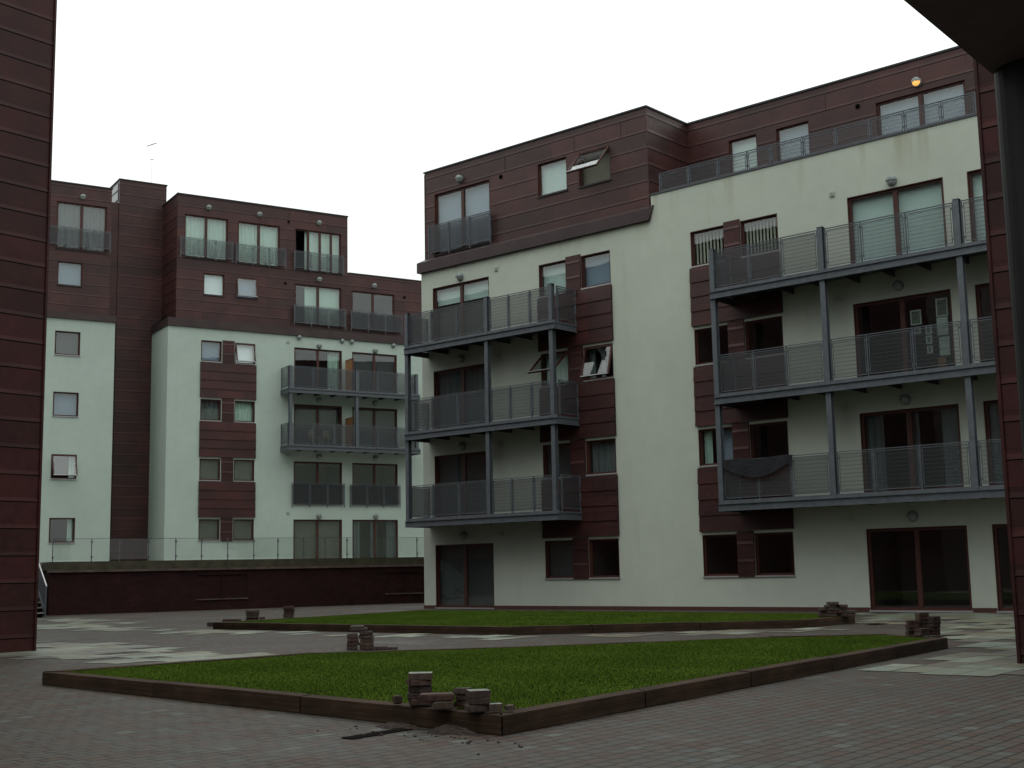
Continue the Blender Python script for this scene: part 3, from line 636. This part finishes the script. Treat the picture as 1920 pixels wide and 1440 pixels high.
for k in range(4):
    opening(bF, 'patio_door', *FA, FDB[k], FH[k], 0, fa[k], 2, .085); opening(bF, 'patio_door', *FB, FDB[k], FH[k], 0, fb[k], 2, .085)
    opening(bF, 'window', *FW1, FS[k], FH[k], 0, fw1[k], 1); opening(bF, 'window', *FW2, FS[k], FH[k], 0, fw2[k], 1, swing=13 if k == 3 else 0, label='window tilted slightly open' if k == 3 else None)
bay(bF, 1.70, 4.58, 2.80, 3.45, FH, FS, 1, 'copper_bay')
for u, z in ((8.1, 4.2), (11.37, 4.2), (8.1, 7.3), (11.37, 7.32), (8.1, 10.3), (11.37, 10.3), (8.1, 13.2), (11.38, 13.18)): wall_lamp(bF, u, z, 0)
for u, z in ((6.95, 13.56), (9.42, 13.56), (9.98, 13.56), (12.48, 13.54)): wall_lamp(bF, u, z, 0, r=.12)
for u, z in ((2.08, 20.03), (4.82, 20.02), (8.21, 19.99), (8.22, 16.87), (11.48, 16.85)): wall_lamp(bF, u, z, .3)
wall_lamp(bF, GX+1.17, 19.95, GY+.3)
for u, z in ((6.35, 13.3), (6.4, 10.3), (6.4, 7.35), (6.4, 4.37), (13.4, 13.3)): vent(bF, u, z, 0)
for u, z in ((6.47, 19.85), (6.30, 16.49), (13.35, 16.4)): vent(bF, u, z, .3, 'dark', .06)
for (a, b, z0, z1, y, n) in ((.58, 3.35, 17.36, 18.30, .1, 2), (3.50, 6.25, 17.34, 18.28, .1, 2), (6.72, 9.6, 17.32, 18.28, .1, 2), (6.72, 9.7, 14.36, 15.35, .1, 2), (10.0, 13.1, 14.32, 15.32, .1, 2), (6.56, 9.53, 4.78, 5.93, -.12, 2), (9.83, 12.8, 4.78, 5.90, -.12, 2)):
    railing(bF, 'juliet_railing', a, b, y, z0, z1, [a+(b-a)*(i+1)/(n+1) for i in range(n)], 'mesh_dark' if z0 < 15 else 'mesh_thin', .04)
railing(bF, 'juliet_railing', GX-.5, GX+2.55, GY+.1, 17.36, 18.30, [GX+.5, GX+1.55], 'mesh_thin', .04)
balcony_stack('two tiers of grey steel balconies on the farther block, partly behind the large block', OF, FYAW, 5.95, 13.5, -1.08, [7.52, 10.46], [6.06, 9.77, 13.32], [7.3, 8.5, 11.0, 12.2], 99, 11.85)
def fw_(x, y, z=0):
    c, s = math.cos(FYAW), math.sin(FYAW); return (OF[0]+x*c-y*s, OF[1]+x*s+y*c, z)
def mw(x, y, z=0):
    c, s = math.cos(MYAW), math.sin(MYAW); return (MX+x*c-y*s, MY+x*s+y*c, z)
for z, h, lab in ((10.73, 1.75, 'orange-brown privacy screen between the upper balconies of the farther block'), (7.79, 1.55, 'orange-brown privacy screen between the lower balconies of the farther block')):
    r_ = empty('privacy_screen', fw_(9.62, 0, z), FYAW, lab, 'screen', 'balcony privacy screens')
    MB().box(-.02, .02, -.95, -.05, 0, h).build('board', 'wood', r_)
    f = MB(); f.box(-.03, .03, -1.0, -.951, 0, h+.04); f.box(-.03, .03, -.95, -.05, h+.001, h+.04); f.build('screen_frame', 'frame', r_)
for x, lab in ((7.65, 'left one of two dim yellowish chairs on the lower balcony of the farther block'), (8.45, 'right one of two dim yellowish chairs on the lower balcony of the farther block')):
    r_ = empty('balcony_chair', fw_(x, -.45, 7.785), FYAW+R(20), lab, 'chair', 'chairs on the lower balcony of the farther block')
    MB().box(-.22, .22, -.22, .22, .42, .46).build('seat', 'chair', r_, bevel=.008)
    q = MB()
    for z in (.58, .70, .82): q.box(-.19, .19, .19, .215, z, z+.07)
    q.build('backrest', 'chair', r_)
    for sx in (-.19, .19):
        MB().tube((sx, -.19, 0), (sx, -.19, .42), .018).build('leg', 'chair', r_); MB().tube((sx, .205, 0), (sx, .215, .92), .018).build('leg', 'chair', r_)
# aerial on the stair tower
ar = empty('roof_aerial', fw_(.45, 5, 21.70), FYAW, 'thin roof aerial on its mast above the stair tower', 'aerial')
MB().tube((0, 0, 0), (0, 0, 2.95), .006, n=6).build('mast', 'steel_dark', ar)
q = MB(); q.tube((-.28, 0, 2.72), (.24, .0, 2.98), .020, n=6)
for i in range(8):
    x = -.26+i*.068; z = 2.73+i*.034; q.tube((x, -.14, z), (x, .14, z), .006, n=5)
q.build('yagi_antenna', 'steel_dark', ar)
q = MB(); q.tube((-.1, 0, 1.98), (.1, 0, 2.04), .014, n=6); q.build('lower_dipole', 'steel_dark', ar)

# framed pictures behind the second-floor door and blanket over the balcony rail
pics = [(18.16, 18.46, 7.48, 7.88, 'landscape picture frame at the left of the picture cluster behind the second-floor door'),
        (18.87, 19.19, 7.61, 8.09, 'top large picture frame of the right-hand column behind the second-floor door'),
        (18.87, 19.17, 7.12, 7.59, 'middle large picture frame of the right-hand column behind the second-floor door'),
        (18.90, 19.18, 6.58, 7.07, 'lowest large picture frame of the right-hand column behind the second-floor door'),
        (18.55, 18.72, 7.18, 7.43, 'top small picture frame of the middle column behind the second-floor door'),
        (18.55, 18.71, 6.93, 7.15, 'middle small picture frame of the middle column behind the second-floor door'),
        (18.56, 18.71, 6.68, 6.88, 'lowest small picture frame of the middle column behind the second-floor door'),
        (18.24, 18.42, 7.24, 7.43, 'small dim picture frame under the left landscape frame behind the second-floor door'),
        (18.84, 19.05, 6.29, 6.54, 'brown box-like frame at floor level behind the second-floor door')]
for i, (a, b, z0, z1, lab) in enumerate(pics):
    r_ = empty('picture_frame', mw((a+b)/2, .16, z0), MYAW, lab, 'picture frame', 'pictures behind the second-floor door')
    w_ = (b-a)/2; h_ = z1-z0; q = MB(); q.box(-w_, w_, 0, .02, 0, .035); q.box(-w_, w_, 0, .02, h_-.035, h_); q.box(-w_, -w_+.035, 0, .02, .036, h_-.036); q.box(w_-.035, w_, 0, .02, .036, h_-.036)
    q.build('frame_edge', 'frame_pale' if i != 8 else 'wood', r_)
    MB().box(-w_+.036, w_-.036, .006, .014, .036, h_-.036).build('print', 'frame_pale' if i in (2, 3) else ('wood' if i == 8 else 'picture'), r_)
r_ = empty('blanket', mw(14.1, -1.16, 3.3), MYAW, 'dark blanket slung in a sagging curve over the lowest wide balcony rail', 'blanket')
q = MB(); n = 64; rows = 14
def bl(i, j):
    t = i/n; s = j/rows; x = -1.05+2.15*t; top = .88+.02*math.sin(t*9); sag = .18+.34*math.sin(math.pi*min(1, t*1.05))**.7+(.12 if t > .95 else 0)
    return (x, -.05-.008*math.sin(t*22+s*3)-.02*s, top-sag*s)
for i in range(n):
    for j in range(rows): q.quad([bl(i, j+1), bl(i+1, j+1), bl(i+1, j), bl(i, j)])
for i in range(n): q.quad([bl(i, 0), bl(i+1, 0), (bl(i+1, 0)[0], .03, bl(i+1, 0)[2]+.01), (bl(i, 0)[0], .03, bl(i, 0)[2]+.01)])
bo = q.build('cloth_sheet', 'cloth', r_, smooth=True)
md = bo.modifiers.new('thick', 'SOLIDIFY'); md.thickness = .008

# ------------------------------------------------------------------ near towers
tl = empty('metal_clad_tower', (-8.711, 23.723, 0), .8852, 'tall dark red metal-clad tower cut off by the left edge of the picture', 'building')
mb = MB(); mb.box(-26, 0, 0, 7, 0, 21); mb.box(-14, -.02, 7.001, 42, 0, 17); seams(mb, -26, -.03, 0, 21, 0, [], .488, .246, .010); mb.box(-.03, .012, -.03, 0, .0, 21)  # unseen rear box is added to block sky and darken window reflections
for k, x in enumerate((-2.4, -4.9, -7.2)): mb.box(x, x+.02, -.012, -.001, 0, 21)
mb.build('metal_cladding', ['copper_tower', 'dark'], tl); MB().box(-26.05, .04, -.05, 7.05, 21.001, 21.06).build('roof', 'cap', tl)
tr_ = empty('metal_clad_tower', (6.265, 16.469, 0), -.6988, 'narrow dark red metal-clad wall end just left of the dark column on the right', 'building')
mb = MB(); mb.box(0, 6, 0, 5, 0, 12); seams(mb, .03, 6, 0, 12, 0, [], .488, .115, .010); mb.box(-.012, .03, -.03, 0, 0, 12)
mb.build('metal_cladding', ['copper_tower', 'dark'], tr_); MB().box(-.05, 6.05, -.05, 5.05, 12.001, 12.06).build('roof', 'cap', tr_)

# ------------------------------------------------------------------ overhanging building the photographer stands under
cy = .895; cv = empty('overhanging_building', (1.76, 4.46, 0), cy, 'dark overhanging building with a grey column at the top right corner, closest to the camera', 'building')
def rounded(x0, x1, y0, y1, r, n=5):
    p = []
    for cx, cyy, a0 in ((x1-r, y1-r, 0), (x0+r, y1-r, 90), (x0+r, y0+r, 180), (x1-r, y0+r, 270)):
        for i in range(n+1): t = R(a0+90*i/n); p.append((cx+r*math.cos(t), cyy+r*math.sin(t)))
    return p
# local x runs away from the camera along the edge; local -y is under the building
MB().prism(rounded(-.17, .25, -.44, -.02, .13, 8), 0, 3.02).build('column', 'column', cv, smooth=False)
q = MB(); q.box(-40, .42, -.36, 0, 3.0, 3.6); q.build('edge_beam', 'beam', cv, bevel=.03)
q = MB(); q.box(.10, .42, -6, -.361, 3.0, 3.6); q.build('cross_beam', 'beam', cv, bevel=.03)
q = MB()
for x in (-2.6, -5.4, -8.2): q.box(x, x+.30, -8, -.362, 3.05, 3.45)
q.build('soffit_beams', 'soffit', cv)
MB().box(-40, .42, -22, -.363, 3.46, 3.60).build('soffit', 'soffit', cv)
q = MB(); q.box(-40, .42, -22, 0, 3.601, 15.5); seams(q, -40, .42, 3.6, 15.5, -22.0, [], .488, .1); q.build('upper_storeys', ['copper_tower', 'dark'], cv)  # unseen; stretched far back to block sky light from behind
MB().box(-40, .42, -22, -8.0, 0, 3.455).box(-40, -20, -7.99, -.37, 0, 3.455).build('passage_wall', 'brick', cv)  # unseen walls added to block light behind the viewpoint

# ------------------------------------------------------------------ podium wall, stair, glass balustrade
pw = empty('podium_wall', fw_(0, -15.1), FYAW, 'long low dark red brick wall with stone coping and a mossy concrete upstand', 'wall')
q = MB(); PV = [(-3.29, -1.37, .42, 1.30), (4.5, 6.2, .42, 1.25)]
wall(q, -8.62, 16, 0, 1.48, 0, PV, .05); q.quad([(-8.62, 0, 0), (-8.62, 0, 1.48), (-8.62, 3, 1.48), (-8.62, 3, 0)]); q.build('brick_face', 'brick', pw)
q = MB(); q.box(-8.6, 16, -.03, -.002, 0, .14); q.build('plinth', 'brick', pw)
for a in PV:
    q = MB(); q.quad([(a[0], .05, a[2]), (a[1], .05, a[2]), (a[1], .05, a[3]), (a[0], .05, a[3])]); m_ = (a[0]+a[1])/2; q.box(m_-.03, m_+.03, .0, .049, a[2], a[3])
    p_ = q.build('vent_panel', 'brick', pw); MB().box(a[0]-.04, a[1]+.04, -.04, .045, a[2]-.045, a[2]-.003).build('panel_ledge', 'coping', p_)
MB().box(-8.66, 16, -.07, .25, 1.482, 1.56).build('coping', 'coping', pw)
MB().box(-8.62, 16, .06, 1.2, 1.562, 1.86).build('upstand', 'upstand', pw)
pd = empty('podium_deck', fw_(0, -15.1), FYAW); tag(pd, kind='structure'); MB().box(-20, 17, 1.201, 28, 1.5, 1.86).build('deck_surface', 'concrete', pd)
MB().box(-24, -10.3, 1.0, 1.199, 0, 1.86).build('deck_wall', 'brick', pd)
gb = empty('glass_balustrade', fw_(0, -14.95, 1.86), FYAW, 'frameless glass balustrade with slim posts along the top of the podium wall', 'balustrade')
px_ = [-8.5, -7.15, -6.14, -5.1, -4.08, -3.1, -2.08, -1.04, -.06, 1.0, 2.87-.95, 2.87, 3.9, 4.95, 6.02, 7.1, 8.2]
for x in px_:
    q = MB(); q.box(x-.014, x+.014, .0, .04, 0, .80); q.box(x-.04, x+.04, -.02, -.001, .66, .72); q.box(x-.04, x+.04, -.02, -.001, .12, .18); q.build('post', 'steel', gb)
for a, b in zip(px_, px_[1:]): MB().box(a+.03, b-.03, -.012, -.002, .06, .79).build('glass_panel', 'balglass', gb)
MB().box(px_[0], px_[-1], -.015, .025, .802, .815).build('top_rail', 'steel_dark', gb)
st = empty('outdoor_stair', fw_(-9.2, -17.4), FYAW, 'steel outdoor stair with a pale handrail climbing to the podium beside the left tower', 'stair')
n = 11; rise = 1.86/n; go = .28
for i in range(n):
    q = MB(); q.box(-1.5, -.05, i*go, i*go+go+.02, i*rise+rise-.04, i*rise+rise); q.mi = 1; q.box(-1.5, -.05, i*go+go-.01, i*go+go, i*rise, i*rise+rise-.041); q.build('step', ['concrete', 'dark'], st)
def slope_panel(z0, z1, y0, y1, x, t, mat, name, parent):
    q = MB(); a0, a1 = z0; b0, b1 = z1
    q.v += [(x, y0, a0), (x, y1, b0), (x, y1, b1), (x, y0, a1), (x+t, y0, a0), (x+t, y1, b0), (x+t, y1, b1), (x+t, y0, a1)]
    for f_ in ((0, 1, 2, 3), (4, 7, 6, 5), (0, 4, 5, 1), (3, 2, 6, 7), (0, 3, 7, 4), (1, 5, 6, 2)): q.f.append(f_); q.m.append(0); q.tc.append(None)
    return q.build(name, mat, parent)
L = n*go
slope_panel((0, .22), (1.80, 2.05), 0, L, -.05, .05, 'steel', 'stringer', st)
slope_panel((.22, 1.0), (2.05, 2.85), 0, L, -.02, .008, 'steel', 'side_panel', st)
slope_panel((1.001, 1.05), (2.851, 2.90), -.04, L, -.035, .04, 'sill', 'handrail', st)
slope_panel((.22, 1.0), (2.05, 2.85), 0, L, -1.5, .008, 'steel', 'side_panel', st)
MB().box(-.045, -.005, -.04, .02, 0, .999).build('newel_post', 'steel', st)

# ------------------------------------------------------------------ ground
q = MB(); q.quad([(-250, -120, 0), (250, -120, 0), (250, 320, 0), (-250, 320, 0)]); g = q.build('paving', 'paving'); tag(g, kind='structure')
def inside(p, poly):
    x, y = p; c = False
    for i in range(len(poly)):
        (x0, y0), (x1, y1) = poly[i], poly[i-1]
        if (y0 > y) != (y1 > y) and x < (x1-x0)*(y-y0)/(y1-y0)+x0: c = not c
    return c
def dist_edge(p, poly):
    d = 9e9
    for i in range(len(poly)):
        a = Vector(poly[i-1]); b = Vector(poly[i]); v = Vector(p); t = max(0, min(1, (v-a).dot(b-a)/max(1e-9, (b-a).length_squared))); d = min(d, (a+(b-a)*t-v).length)
    return d
TC = [(.21, .22, .16), (.18, .20, .155), (.14, .13, .10), (.17, .17, .115), (.24, .26, .20), (.18, .16, .11), (.13, .12, .10), (.20, .23, .18)]
def slabs(name, poly, ang, seed, bias=0, keep=.92):
    rnd = random.Random(seed); q = MB(); q.tint = (1, 1, 1); c, s = math.cos(ang), math.sin(ang)
    xs = [x*c+y*s for x, y in poly]; ys = [-x*s+y*c for x, y in poly]; y = min(ys)
    while y < max(ys):
        h = rnd.choice((.42, .55, .42, .3)); x = min(xs)-rnd.random()*.6
        while x < max(xs):
            w_ = rnd.choice((.42, .55, .7, .85, 1.0)); cx, cy_ = x+w_/2, y+h/2; p = (cx*c-cy_*s, cx*s+cy_*c)
            if inside(p, poly) and (dist_edge(p, poly) > .35 or rnd.random() < .75) and rnd.random() < keep:
                t = rnd.choice(TC); k = (.56+rnd.random()*.26+bias*.6)*.74; q.tint = tuple(v*k for v in t); q.tc_ = None
                z = .006+rnd.random()*.003; g_ = .008
                pts = [(x+g_, y+g_), (x+w_-g_, y+g_), (x+w_-g_, y+h-g_), (x+g_, y+h-g_)]
                q.quad([(a*c-b*s, a*s+b*c, z+(rnd.random()-.5)*.001) for a, b in pts])
            x += w_
        y += h
    o = q.build(name, 'slab'); tag(o, kind='structure'); return o
GA = R(50.7)
slabs('slab_path', [(4.2, 16.2), (4.9, 14.7), (6.2, 14.3), (9.5, 17.5), (13.0, 24.5), (14.5, 31.3), (9.2, 33.3), (8.0, 30.0), (7.45, 28.0), (7.6, 24), (6.75, 20), (6.0, 18.2)], GA, 3)
slabs('slab_path', [(6.2, 25.2), (6.6, 26.3), (5.2, 26.2), (1.5, 25.7), (-.1, 25.55), (-3.3, 27.9), (-7.4, 31.3), (-9.9, 33.5), (-12.6, 37.2), (-14.6, 36.0), (-10.2, 31.9), (-7.5, 29.6), (-3.4, 26.8), (-.4, 24.6), (2, 24.3)], GA, 5, .1, .8)
slabs('slab_path', [(-9.9, 22.3), (-8.6, 21.6), (-7.2, 21.3), (-5.5, 19.4), (-2.6, 19.6), (-1.2, 20.3), (-2.8, 20.9), (-4.6, 21.8), (-6.6, 24.3), (-8.3, 26.3), (-9.9, 27.0)], GA, 9, .05, .93)
slabs('slab_path', [(-16.5, 43.0), (-14.2, 39.6), (-11.2, 35.6), (-10.4, 36.4), (-12.4, 39.8), (-14.8, 43.6)], GA, 11, 0, .8)
slabs('slab_path', [(8, 30), (8.6, 33.6), (13, 30.6), (12, 26)], GA, 13, -.1, .9)
def strip(name, a, b, wd, z=.008):
    a = Vector(a); b = Vector(b); d = (b-a).normalized(); nrm = Vector((-d.y, d.x))*wd/2; q = MB(); k = 12; top = []; bot = []
    for i in range(k+1):
        p = a.lerp(b, i/k); j = 1+.35*(random.random()-.5); top.append(p+nrm*j); bot.append(p-nrm*j)
    for i in range(k): q.quad([(*bot[i], z), (*bot[i+1], z), (*top[i+1], z), (*top[i], z)])
    o = q.build(name, 'dark'); tag(o, kind='structure'); return o  # flat on the paving; the hole's shade is in its near-black colour
strip('trench_soil_and_shade', (-1.36, 10.42), (-.90, 11.02), .15); strip('trench_soil_and_shade', (-3.4, 20.9), (-2.3, 21.9), .16, .012); strip('trench_soil_and_shade', (7.35, 27.3), (7.75, 27.7), .3, .012); strip('trench_soil_and_shade', (7.1, 22.6), (7.8, 22.9), .22, .012)

# ------------------------------------------------------------------ raised lawns
LAWN_H = .16
def lawn(poly, label, nblade, bh, seed, cat_label):
    rnd = np.random.RandomState(seed)
    root = empty('timber_edging', (poly[0][0], poly[0][1], 0), 0, label, 'lawn edging', 'timber edging round the lawns')
    ctr = Vector((sum(p[0] for p in poly)/len(poly), sum(p[1] for p in poly)/len(poly)))
    n = len(poly); inner = []
    TW = .20
    for i in range(n):      # inset polygon
        p0, p1, p2 = Vector(poly[i-1]), Vector(poly[i]), Vector(poly[(i+1) % n])
        d1_, d2_ = (p1-p0).normalized(), (p2-p1).normalized(); n1, n2 = Vector((-d1_.y, d1_.x)), Vector((-d2_.y, d2_.x)); b_ = (n1+n2); b_ = b_/max(.35, b_.dot(n1)); inner.append(p1+b_*TW)
    for i in range(n):
        a, b = Vector(poly[i]), Vector(poly[(i+1) % n]); ai, bi = inner[i], inner[(i+1) % n]; ln = (b-a).length; k = max(1, round(ln/2.4)); ang = math.atan2((b-a).y, (b-a).x)
        for j in range(k):
            t0, t1 = j/k, (j+1)/k; g_ = .004/ln
            P = [a.lerp(b, t0+g_), a.lerp(b, t1-g_), ai.lerp(bi, t1-g_), ai.lerp(bi, t0+g_)]; o0 = P[0]
            rot = Matrix.Rotation(-ang, 2); loc = [rot @ (p-o0) for p in P]; h_ = LAWN_H+(random.random()-.5)*.012
            q = MB(); q.prism([(p.x, p.y) for p in loc], 0, h_); s = q.build('sleeper', 'sleeper', root, bevel=.007)
            s.location = (o0.x-root.location.x, o0.y-root.location.y, 0); s.rotation_euler = (0, 0, ang)
    ip = [(p.x, p.y) for p in inner]
    q = MB(); q.quad([(x, y, LAWN_H-.018) for x, y in ip]); t = q.build('turf_base', 'turf'); tag(t, kind='structure')
    # blades
    xs = [p[0] for p in ip]; ys = [p[1] for p in ip]; N_ = nblade
    X = rnd.uniform(min(xs), max(xs), N_*4); Y = rnd.uniform(min(ys), max(ys), N_*4); c = np.zeros(len(X), bool)
    for i in range(n):
        (x0, y0), (x1, y1) = ip[i], ip[i-1]
        cond = ((y0 > Y) != (y1 > Y)) & (X < (x1-x0)*(Y-y0)/(y1-y0+1e-12)+x0); c ^= cond
    X = X[c][:N_]; Y = Y[c][:N_]; m = len(X); th = rnd.uniform(0, 6.283, m); wdt = bh*.16*rnd.uniform(.7, 1.4, m); patch = .85+.25*np.sin(X*2.1+Y*.7)*np.sin(Y*1.7-X*.6); hh = bh*rnd.uniform(.5, 1.15, m)*patch; lean = bh*rnd.uniform(-.6, .6, (m, 2))
    V = np.zeros((m, 3, 3)); z0 = LAWN_H-.019
    V[:, 0, 0] = X-wdt*np.cos(th); V[:, 0, 1] = Y-wdt*np.sin(th); V[:, 0, 2] = z0; V[:, 1, 0] = X+wdt*np.cos(th); V[:, 1, 1] = Y+wdt*np.sin(th); V[:, 1, 2] = z0
    V[:, 2, 0] = X+lean[:, 0]; V[:, 2, 1] = Y+lean[:, 1]; V[:, 2, 2] = z0+hh
    me = bpy.data.meshes.new('lawn_grass'); me.vertices.add(m*3); me.vertices.foreach_set('co', V.reshape(-1)); me.loops.add(m*3); me.loops.foreach_set('vertex_index', np.arange(m*3, dtype=np.int32))
    me.polygons.add(m); me.polygons.foreach_set('loop_start', np.arange(0, m*3, 3, dtype=np.int32)); me.update(calc_edges=True); me.validate(); me.materials.append(M['grass'])
    o = bpy.data.objects.new('lawn_grass', me); COL.objects.link(o); tag(o, cat_label, 'grass', kind='stuff')
NEAR = [(-5.85, 16.2), (-.13, 10.42), (6.42, 19.6), (5.9, 20.9), (4.0, 20.9), (-.2, 19.5), (-3.0, 19.0)]
FAR = [(-7.33, 31.6), (-.10, 26.0), (1.5, 26.15), (5.9, 26.7), (7.25, 28.1), (7.0, 30.2), (-2.7, 38.6)]
lawn(NEAR, 'dark timber sleepers edging the lawn nearer to the camera', 420000, .027, 1, 'short green grass of the nearer lawn')
lawn(FAR, 'dark timber sleepers edging the lawn in front of the large block', 240000, .034, 2, 'short green grass of the lawn in front of the large block')

# ------------------------------------------------------------------ loose paving blocks, soil
BC = [(.056, .032, .026), (.046, .032, .027), (.040, .030, .027), (.062, .044, .034), (.052, .030, .024)]
def block(x, y, z, w_, d_, h_, rz, label, group, pale=False):
    q = MB(); q.tint = random.choice(BC); q.box(-w_/2, w_/2, -d_/2, d_/2, 0, h_)
    if pale: q.tc = [q.tint, (.16, .165, .15)]+[q.tint]*4  # paler top face paints the sky sheen on stack tops
    o = q.build('paving_block', 'block', None, bevel=min(.010, h_*.14)) if not pale else q.build('paving_block', 'block', None)
    if not pale:
        for v in o.data.vertices: v.co += Vector((random.uniform(-1, 1), random.uniform(-1, 1), random.uniform(-1, 1)))*.0025
    o.location = (x, y, z); o.rotation_euler = (0, 0, rz); tag(o, label, 'paving block', group); return o
ORD = ['topmost', 'second', 'third', 'fourth', 'fifth', 'sixth', 'seventh']
def stack(desc, x, y, z, n, w_, d_, h_, rz, group, pale=False, wob=.012):
    for i in range(n):
        k = n-1-i; lab = (f'topmost block of the {desc}' if k == 0 else f'{ORD[k]} block down in the {desc}') if n > 1 else desc
        block(x+random.uniform(-wob, wob), y+random.uniform(-wob, wob), z+i*(h_+.001), w_*(1-random.random()*.08), d_, h_, rz+random.uniform(-.12, .12), lab, group, pale and k == 0)
E1 = "loose paving blocks at the near lawn's front corner"; zt = LAWN_H+.010
stack("tall stack at the near lawn's front corner", -.84, 11.24, zt, 5, .205, .17, .053, .15, E1, True)
stack('little lone block left of the tall stack on the nearer lawn edge', -1.03, 11.38, zt, 1, .075, .07, .07, .4, E1)
block(-.62, 10.86, zt, .17, .12, .062, .3, 'lower block carrying the wide flat block beside the tall stack', E1); block(-.66, 10.98, zt, .10, .10, .062, -.2, 'rear lower block under the wide flat block beside the tall stack', E1)
block(-.67, 10.92, zt+.063, .28, .15, .060, .1, 'wide flat block lying across two others beside the tall stack', E1)
stack('short stack set back on the grass at the front corner', -.45, 11.02, zt, 3, .145, .12, .05, -.2, E1)
stack('short stack on the edge of the front corner timber', -.33, 10.66, zt, 3, .175, .15, .055, .25, E1, True)
stack('small pale-topped block right of the edge stack on the corner', -.195, 10.65, zt, 1, .115, .10, .06, .1, E1, True)
stack('smallest block chip at the tip of the lawn corner', -.07, 10.70, zt, 1, .075, .07, .04, .5, E1)
E2 = 'loose paving blocks on the paving between the lawns'
stack('left leg of the arch between the lawns', -2.78, 22.15, .002, 4, .19, .16, .066, .1, E2); stack('right leg of the arch between the lawns', -2.54, 22.2, .002, 5, .22, .17, .060, -.1, E2)
block(-2.68, 22.2, .31, .30, .16, .055, .05, 'lintel block bridging the arch between the lawns', E2); block(-2.70, 22.2, .366, .22, .15, .03, .05, 'bright pale block capping the arch between the lawns', E2, True)
block(-2.27, 21.98, .002, .20, .12, .055, .3, 'long low block just right of the arch between the lawns', E2); block(-2.07, 21.9, .002, .14, .12, .05, -.2, 'short low block farthest right of the arch between the lawns', E2)
E3 = 'loose paving blocks at the far lawn\'s left corner'
stack('blocky stack at the far lawn\'s left corner', -6.72, 33.3, .05, 5, .33, .24, .068, .3, E3); block(-6.45, 33.2, .12, .14, .14, .10, .2, 'block leaning on the right of the stack at the left corner of the far lawn', E3)
block(-7.55, 32.9, .02, .42, .2, .10, .1, 'longest low block left of the far lawn corner stack', E3); block(-7.15, 33.1, .02, .35, .2, .16, -.1, 'middle low block left of the far lawn corner stack', E3); block(-7.3, 33.0, .122, .2, .15, .07, .1, 'small block on top of the longest low block', E3)
stack('brownish stack on the far lawn\'s back edge', -5.97, 34.35, .10, 5, .26, .22, .068, 0, E3)
E4 = 'loose paving blocks at the far lawn\'s right corner'
for i, (dx, dy, n_, w_) in enumerate(((-.15, .1, 3, .2), (.02, 0, 5, .22), (.22, .05, 4, .22), (.38, -.1, 2, .24))):
    stack(f'{["leftmost low", "tallest", "second tallest", "rightmost low"][i]} stack at the far lawn\'s right corner', 6.68+dx, 27.85+dy, zt, n_, w_, .18, .06, .2*i, E4, False, .03)
E5 = "loose paving blocks at the near lawn's right corner"
for i, (dx, dy, n_, w_) in enumerate(((-.13, .05, 4, .18), (.03, .1, 6, .17), (.17, 0, 5, .15), (-.02, -.1, 2, .2))):
    stack(f'{["left", "tallest", "right", "front low"][i]} stack at the near lawn\'s right corner', 6.22+dx, 20.15+dy, zt, n_, w_, .16, .056, .15*i, E5, False, .015)
def heap(x, y, rx, ry, h, label):
    q = MB(); n = 22; k = 8; pts = []
    for j in range(k+1):
        for i in range(n):
            t = 2*math.pi*i/n; r = j/k; f_ = 1+.25*math.sin(3*t+1)+.15*math.sin(7*t); z = h*(1-r*r)*(.8+.4*random.random())*(1 if j < k else 0); pts.append((rx*r*f_*math.cos(t), ry*r*f_*math.sin(t), z if j < k else 0))
    q.v = pts
    for j in range(k):
        for i in range(n): q.f.append((j*n+i, (j+1)*n+i, (j+1)*n+(i+1) % n, j*n+(i+1) % n)); q.m.append(0); q.tc.append(None)
    o = q.build('soil_heap', 'soil', None); o.location = (x, y, 0); o.rotation_euler = (0, 0, R(-46)); tag(o, label, 'soil heap', 'soil heaps at the sleeper edge')
heap(-1.02, 11.12, .26, .10, .04, 'low spread heap of soil beside the trench end at the timber edge'); heap(-.55, 10.68, .24, .11, .06, 'steeper heap of soil against the timber under the edge stack')

# crumbs of mortar and broken block round the front corner
q = MB(); q.tint = (.045, .034, .028); rr_ = random.Random(4)
for i in range(34):
    t = rr_.random(); x = -1.45+1.5*t+rr_.gauss(0, .10); y = 11.35-1.35*t-abs(rr_.gauss(0, .22))-.08; s_ = rr_.uniform(.005, .014)
    q.tint = rr_.choice(BC); q.box(-s_, s_, -s_*.7, s_*.7, 0, s_*.9, Matrix.Translation((x, y, .001)) @ Matrix.Rotation(rr_.uniform(0, 3), 4, 'Z') @ Matrix.Rotation(rr_.uniform(-.3, .3), 4, 'X'))
tag(q.build('rubble', 'block'), 'crumbs of broken block and mortar on the paving by the front corner', 'rubble', kind='stuff')
